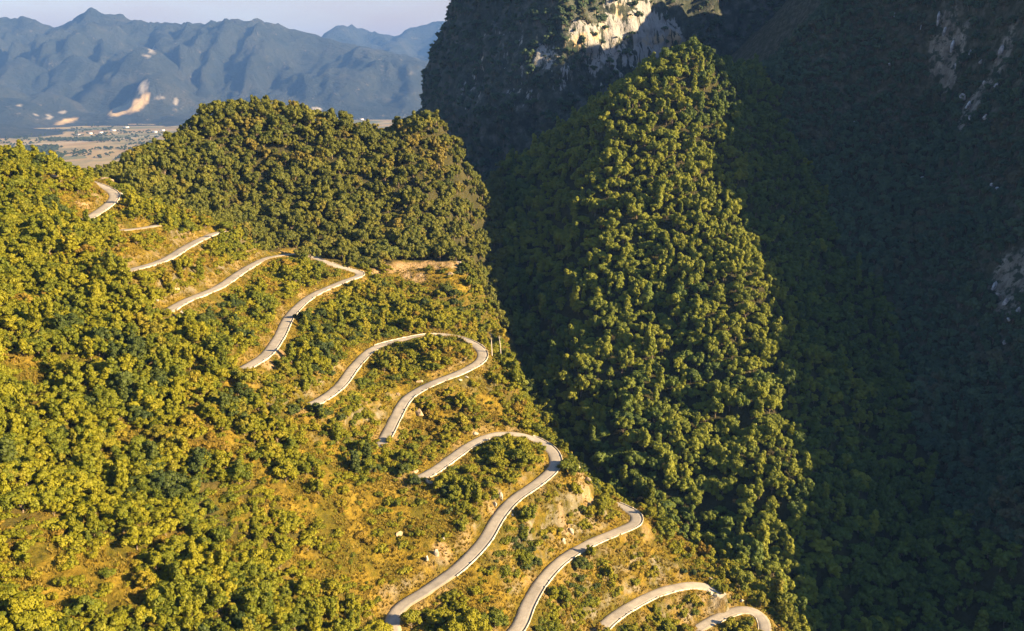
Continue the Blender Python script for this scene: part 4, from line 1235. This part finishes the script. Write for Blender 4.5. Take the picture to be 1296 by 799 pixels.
# ------------------------------------------------------------------ far village
VILL = [(458, 152, 30, 16, 9), (471, 149, 46, 18, 10), (484, 151, 24, 14, 12), (492, 148, 60, 22, 9), (500, 151, 30, 16, 11), (508, 148, 34, 16, 10), (520, 145, 26, 14, 9), (540, 141, 30, 16, 9), (196, 168, 30, 14, 9), (206, 166, 26, 14, 9), (100, 172, 30, 14, 9), (114, 170, 28, 12, 9), (128, 169, 24, 12, 9), (143, 166, 40, 16, 8), (62, 165, 44, 16, 8), (160, 162, 36, 14, 8)]
M_ROOF = simple_material('roof_sheet', (0.40, 0.36, 0.34), 0.7, 0.2, 0.1)
M_WALLW = simple_material('whitewashed_wall', (0.75, 0.73, 0.70), 0.8, 0.1, 0.1)
for n, (u, v, lx, ly, hz) in enumerate(sorted(VILL)):
    p = P(u, v, z=-CAMZ)
    where = 'in the far village below the knoll skyline' if u > 400 else 'among the tan fields of the plain'
    same = [q for q in sorted(VILL) if (q[0] > 400) == (u > 400)]
    k_ = same.index((u, v, lx, ly, hz))
    root = link(bpy.data.objects.new('white_building', None), label=f'white building {where}, {order_word(k_, len(same))}', category='building', group='far white buildings on the plain')
    root.location = (p[0], p[1], 0)
    root.rotation_euler = (0, 0, rng.uniform(-0.4, 0.4))
    v_, f_ = box_np((0, 0, -0.5), lx, ly, hz)
    link(bpy.data.objects.new('wall', mesh_np('building_wall', v_, f_, M_WALLW)), root)
    gv = np.array([(-lx / 2 - 1, -ly / 2 - 1, hz - 0.49), (lx / 2 + 1, -ly / 2 - 1, hz - 0.49), (lx / 2 + 1, ly / 2 + 1, hz - 0.49), (-lx / 2 - 1, ly / 2 + 1, hz - 0.49), (-lx / 2 - 1, 0, hz + 3), (lx / 2 + 1, 0, hz + 3)], float)
    link(bpy.data.objects.new('roof', mesh_np('building_roof', gv, [np.array([(0, 1, 5, 4), (2, 3, 4, 5)]), np.array([(0, 4, 3), (1, 2, 5)])], M_ROOF)), root)
# the pale river road across the plain and dark copses
def strip(name, pts, width, mat, label):
    q = catmull([P(u, v, z=-CAMZ + 0.6) for u, v in pts], 40)
    v = sweep(q, [(-width / 2, 0), (width / 2, 0)])
    link(bpy.data.objects.new(name, mesh_np(name, v.reshape(-1, 3) + np.array([0, 0, CAMZ]), grid_faces(2, len(q)), mat)), kind='structure', label=label)
strip('valley_road', [(8, 183), (40, 182.5), (90, 180.5), (130, 178), (190, 172), (230, 169)], 26, M_KERB, 'pale straight road across the valley plain')
r = np.random.default_rng(95)
cu = np.concatenate([r.uniform(-20, 240, 420), r.uniform(20, 75, 160), r.uniform(60, 140, 90)]); cv = np.concatenate([r.uniform(158, 205, 420), r.uniform(186, 200, 160), r.uniform(176, 179, 90)])
cvv = np.array([P(a_, b_, z=-CAMZ) for a_, b_ in zip(cu, cv)])
cl = fbm(cvv[:, 0] / 260, cvv[:, 1] / 500, seed=96) > 0.12
cl[420:] = True
cvv = cvv[cl]
cvv = np.vstack([cvv + np.stack([r.normal(0, 12, len(cvv)), r.normal(0, 26, len(cvv)), np.zeros(len(cvv))], -1) for _ in range(4)])
scatter_group('valley_copses', (cvv + np.array([0, 0, CAMZ - 2]), (1.6 + 1.6 * r.random(len(cvv)))[:, None] * r.uniform(0.8, 1.3, (len(cvv), 3)), np.stack([np.zeros(len(cvv)), np.zeros(len(cvv)), r.uniform(0, 6.28, len(cvv))], -1), r.integers(0, 3, len(cvv))),
              [(PROTO_T[f][0], PROTO_T[f][1], M_DARK) for f in (0, 1, 4)], 'small dark copses and hedges on the valley plain')

# ------------------------------------------------------------------ the air: one closed box of thin haze round everything
def haze_box(x0, x1, y0, y1, z0, z1, density):
    v, f = box_np((0, 0, 0), 1, 1, 1)
    v = np.array([(x0, y0, z0), (x1, y0, z0), (x1, y1, z0), (x0, y1, z0), (x0, y0, z1), (x1, y0, z1), (x1, y1, z1), (x0, y1, z1)], float)
    m, nt, out = nodes_of('haze_air')
    pv = nt.nodes.new('ShaderNodeVolumePrincipled')
    pv.inputs['Color'].default_value = (0.14, 0.31, 0.74, 1)
    pv.inputs['Density'].default_value = density
    pv.inputs['Anisotropy'].default_value = 0.0
    nt.links.new(pv.outputs[0], out.inputs['Volume'])
    return link(bpy.data.objects.new('haze', mesh_np('haze', v, f, m)), kind='stuff', label='thin blue haze filling the air over the valley')
haze_box(-13500, 9500, -3000, 19500, -8.0, 1165.0, 5.0e-5)
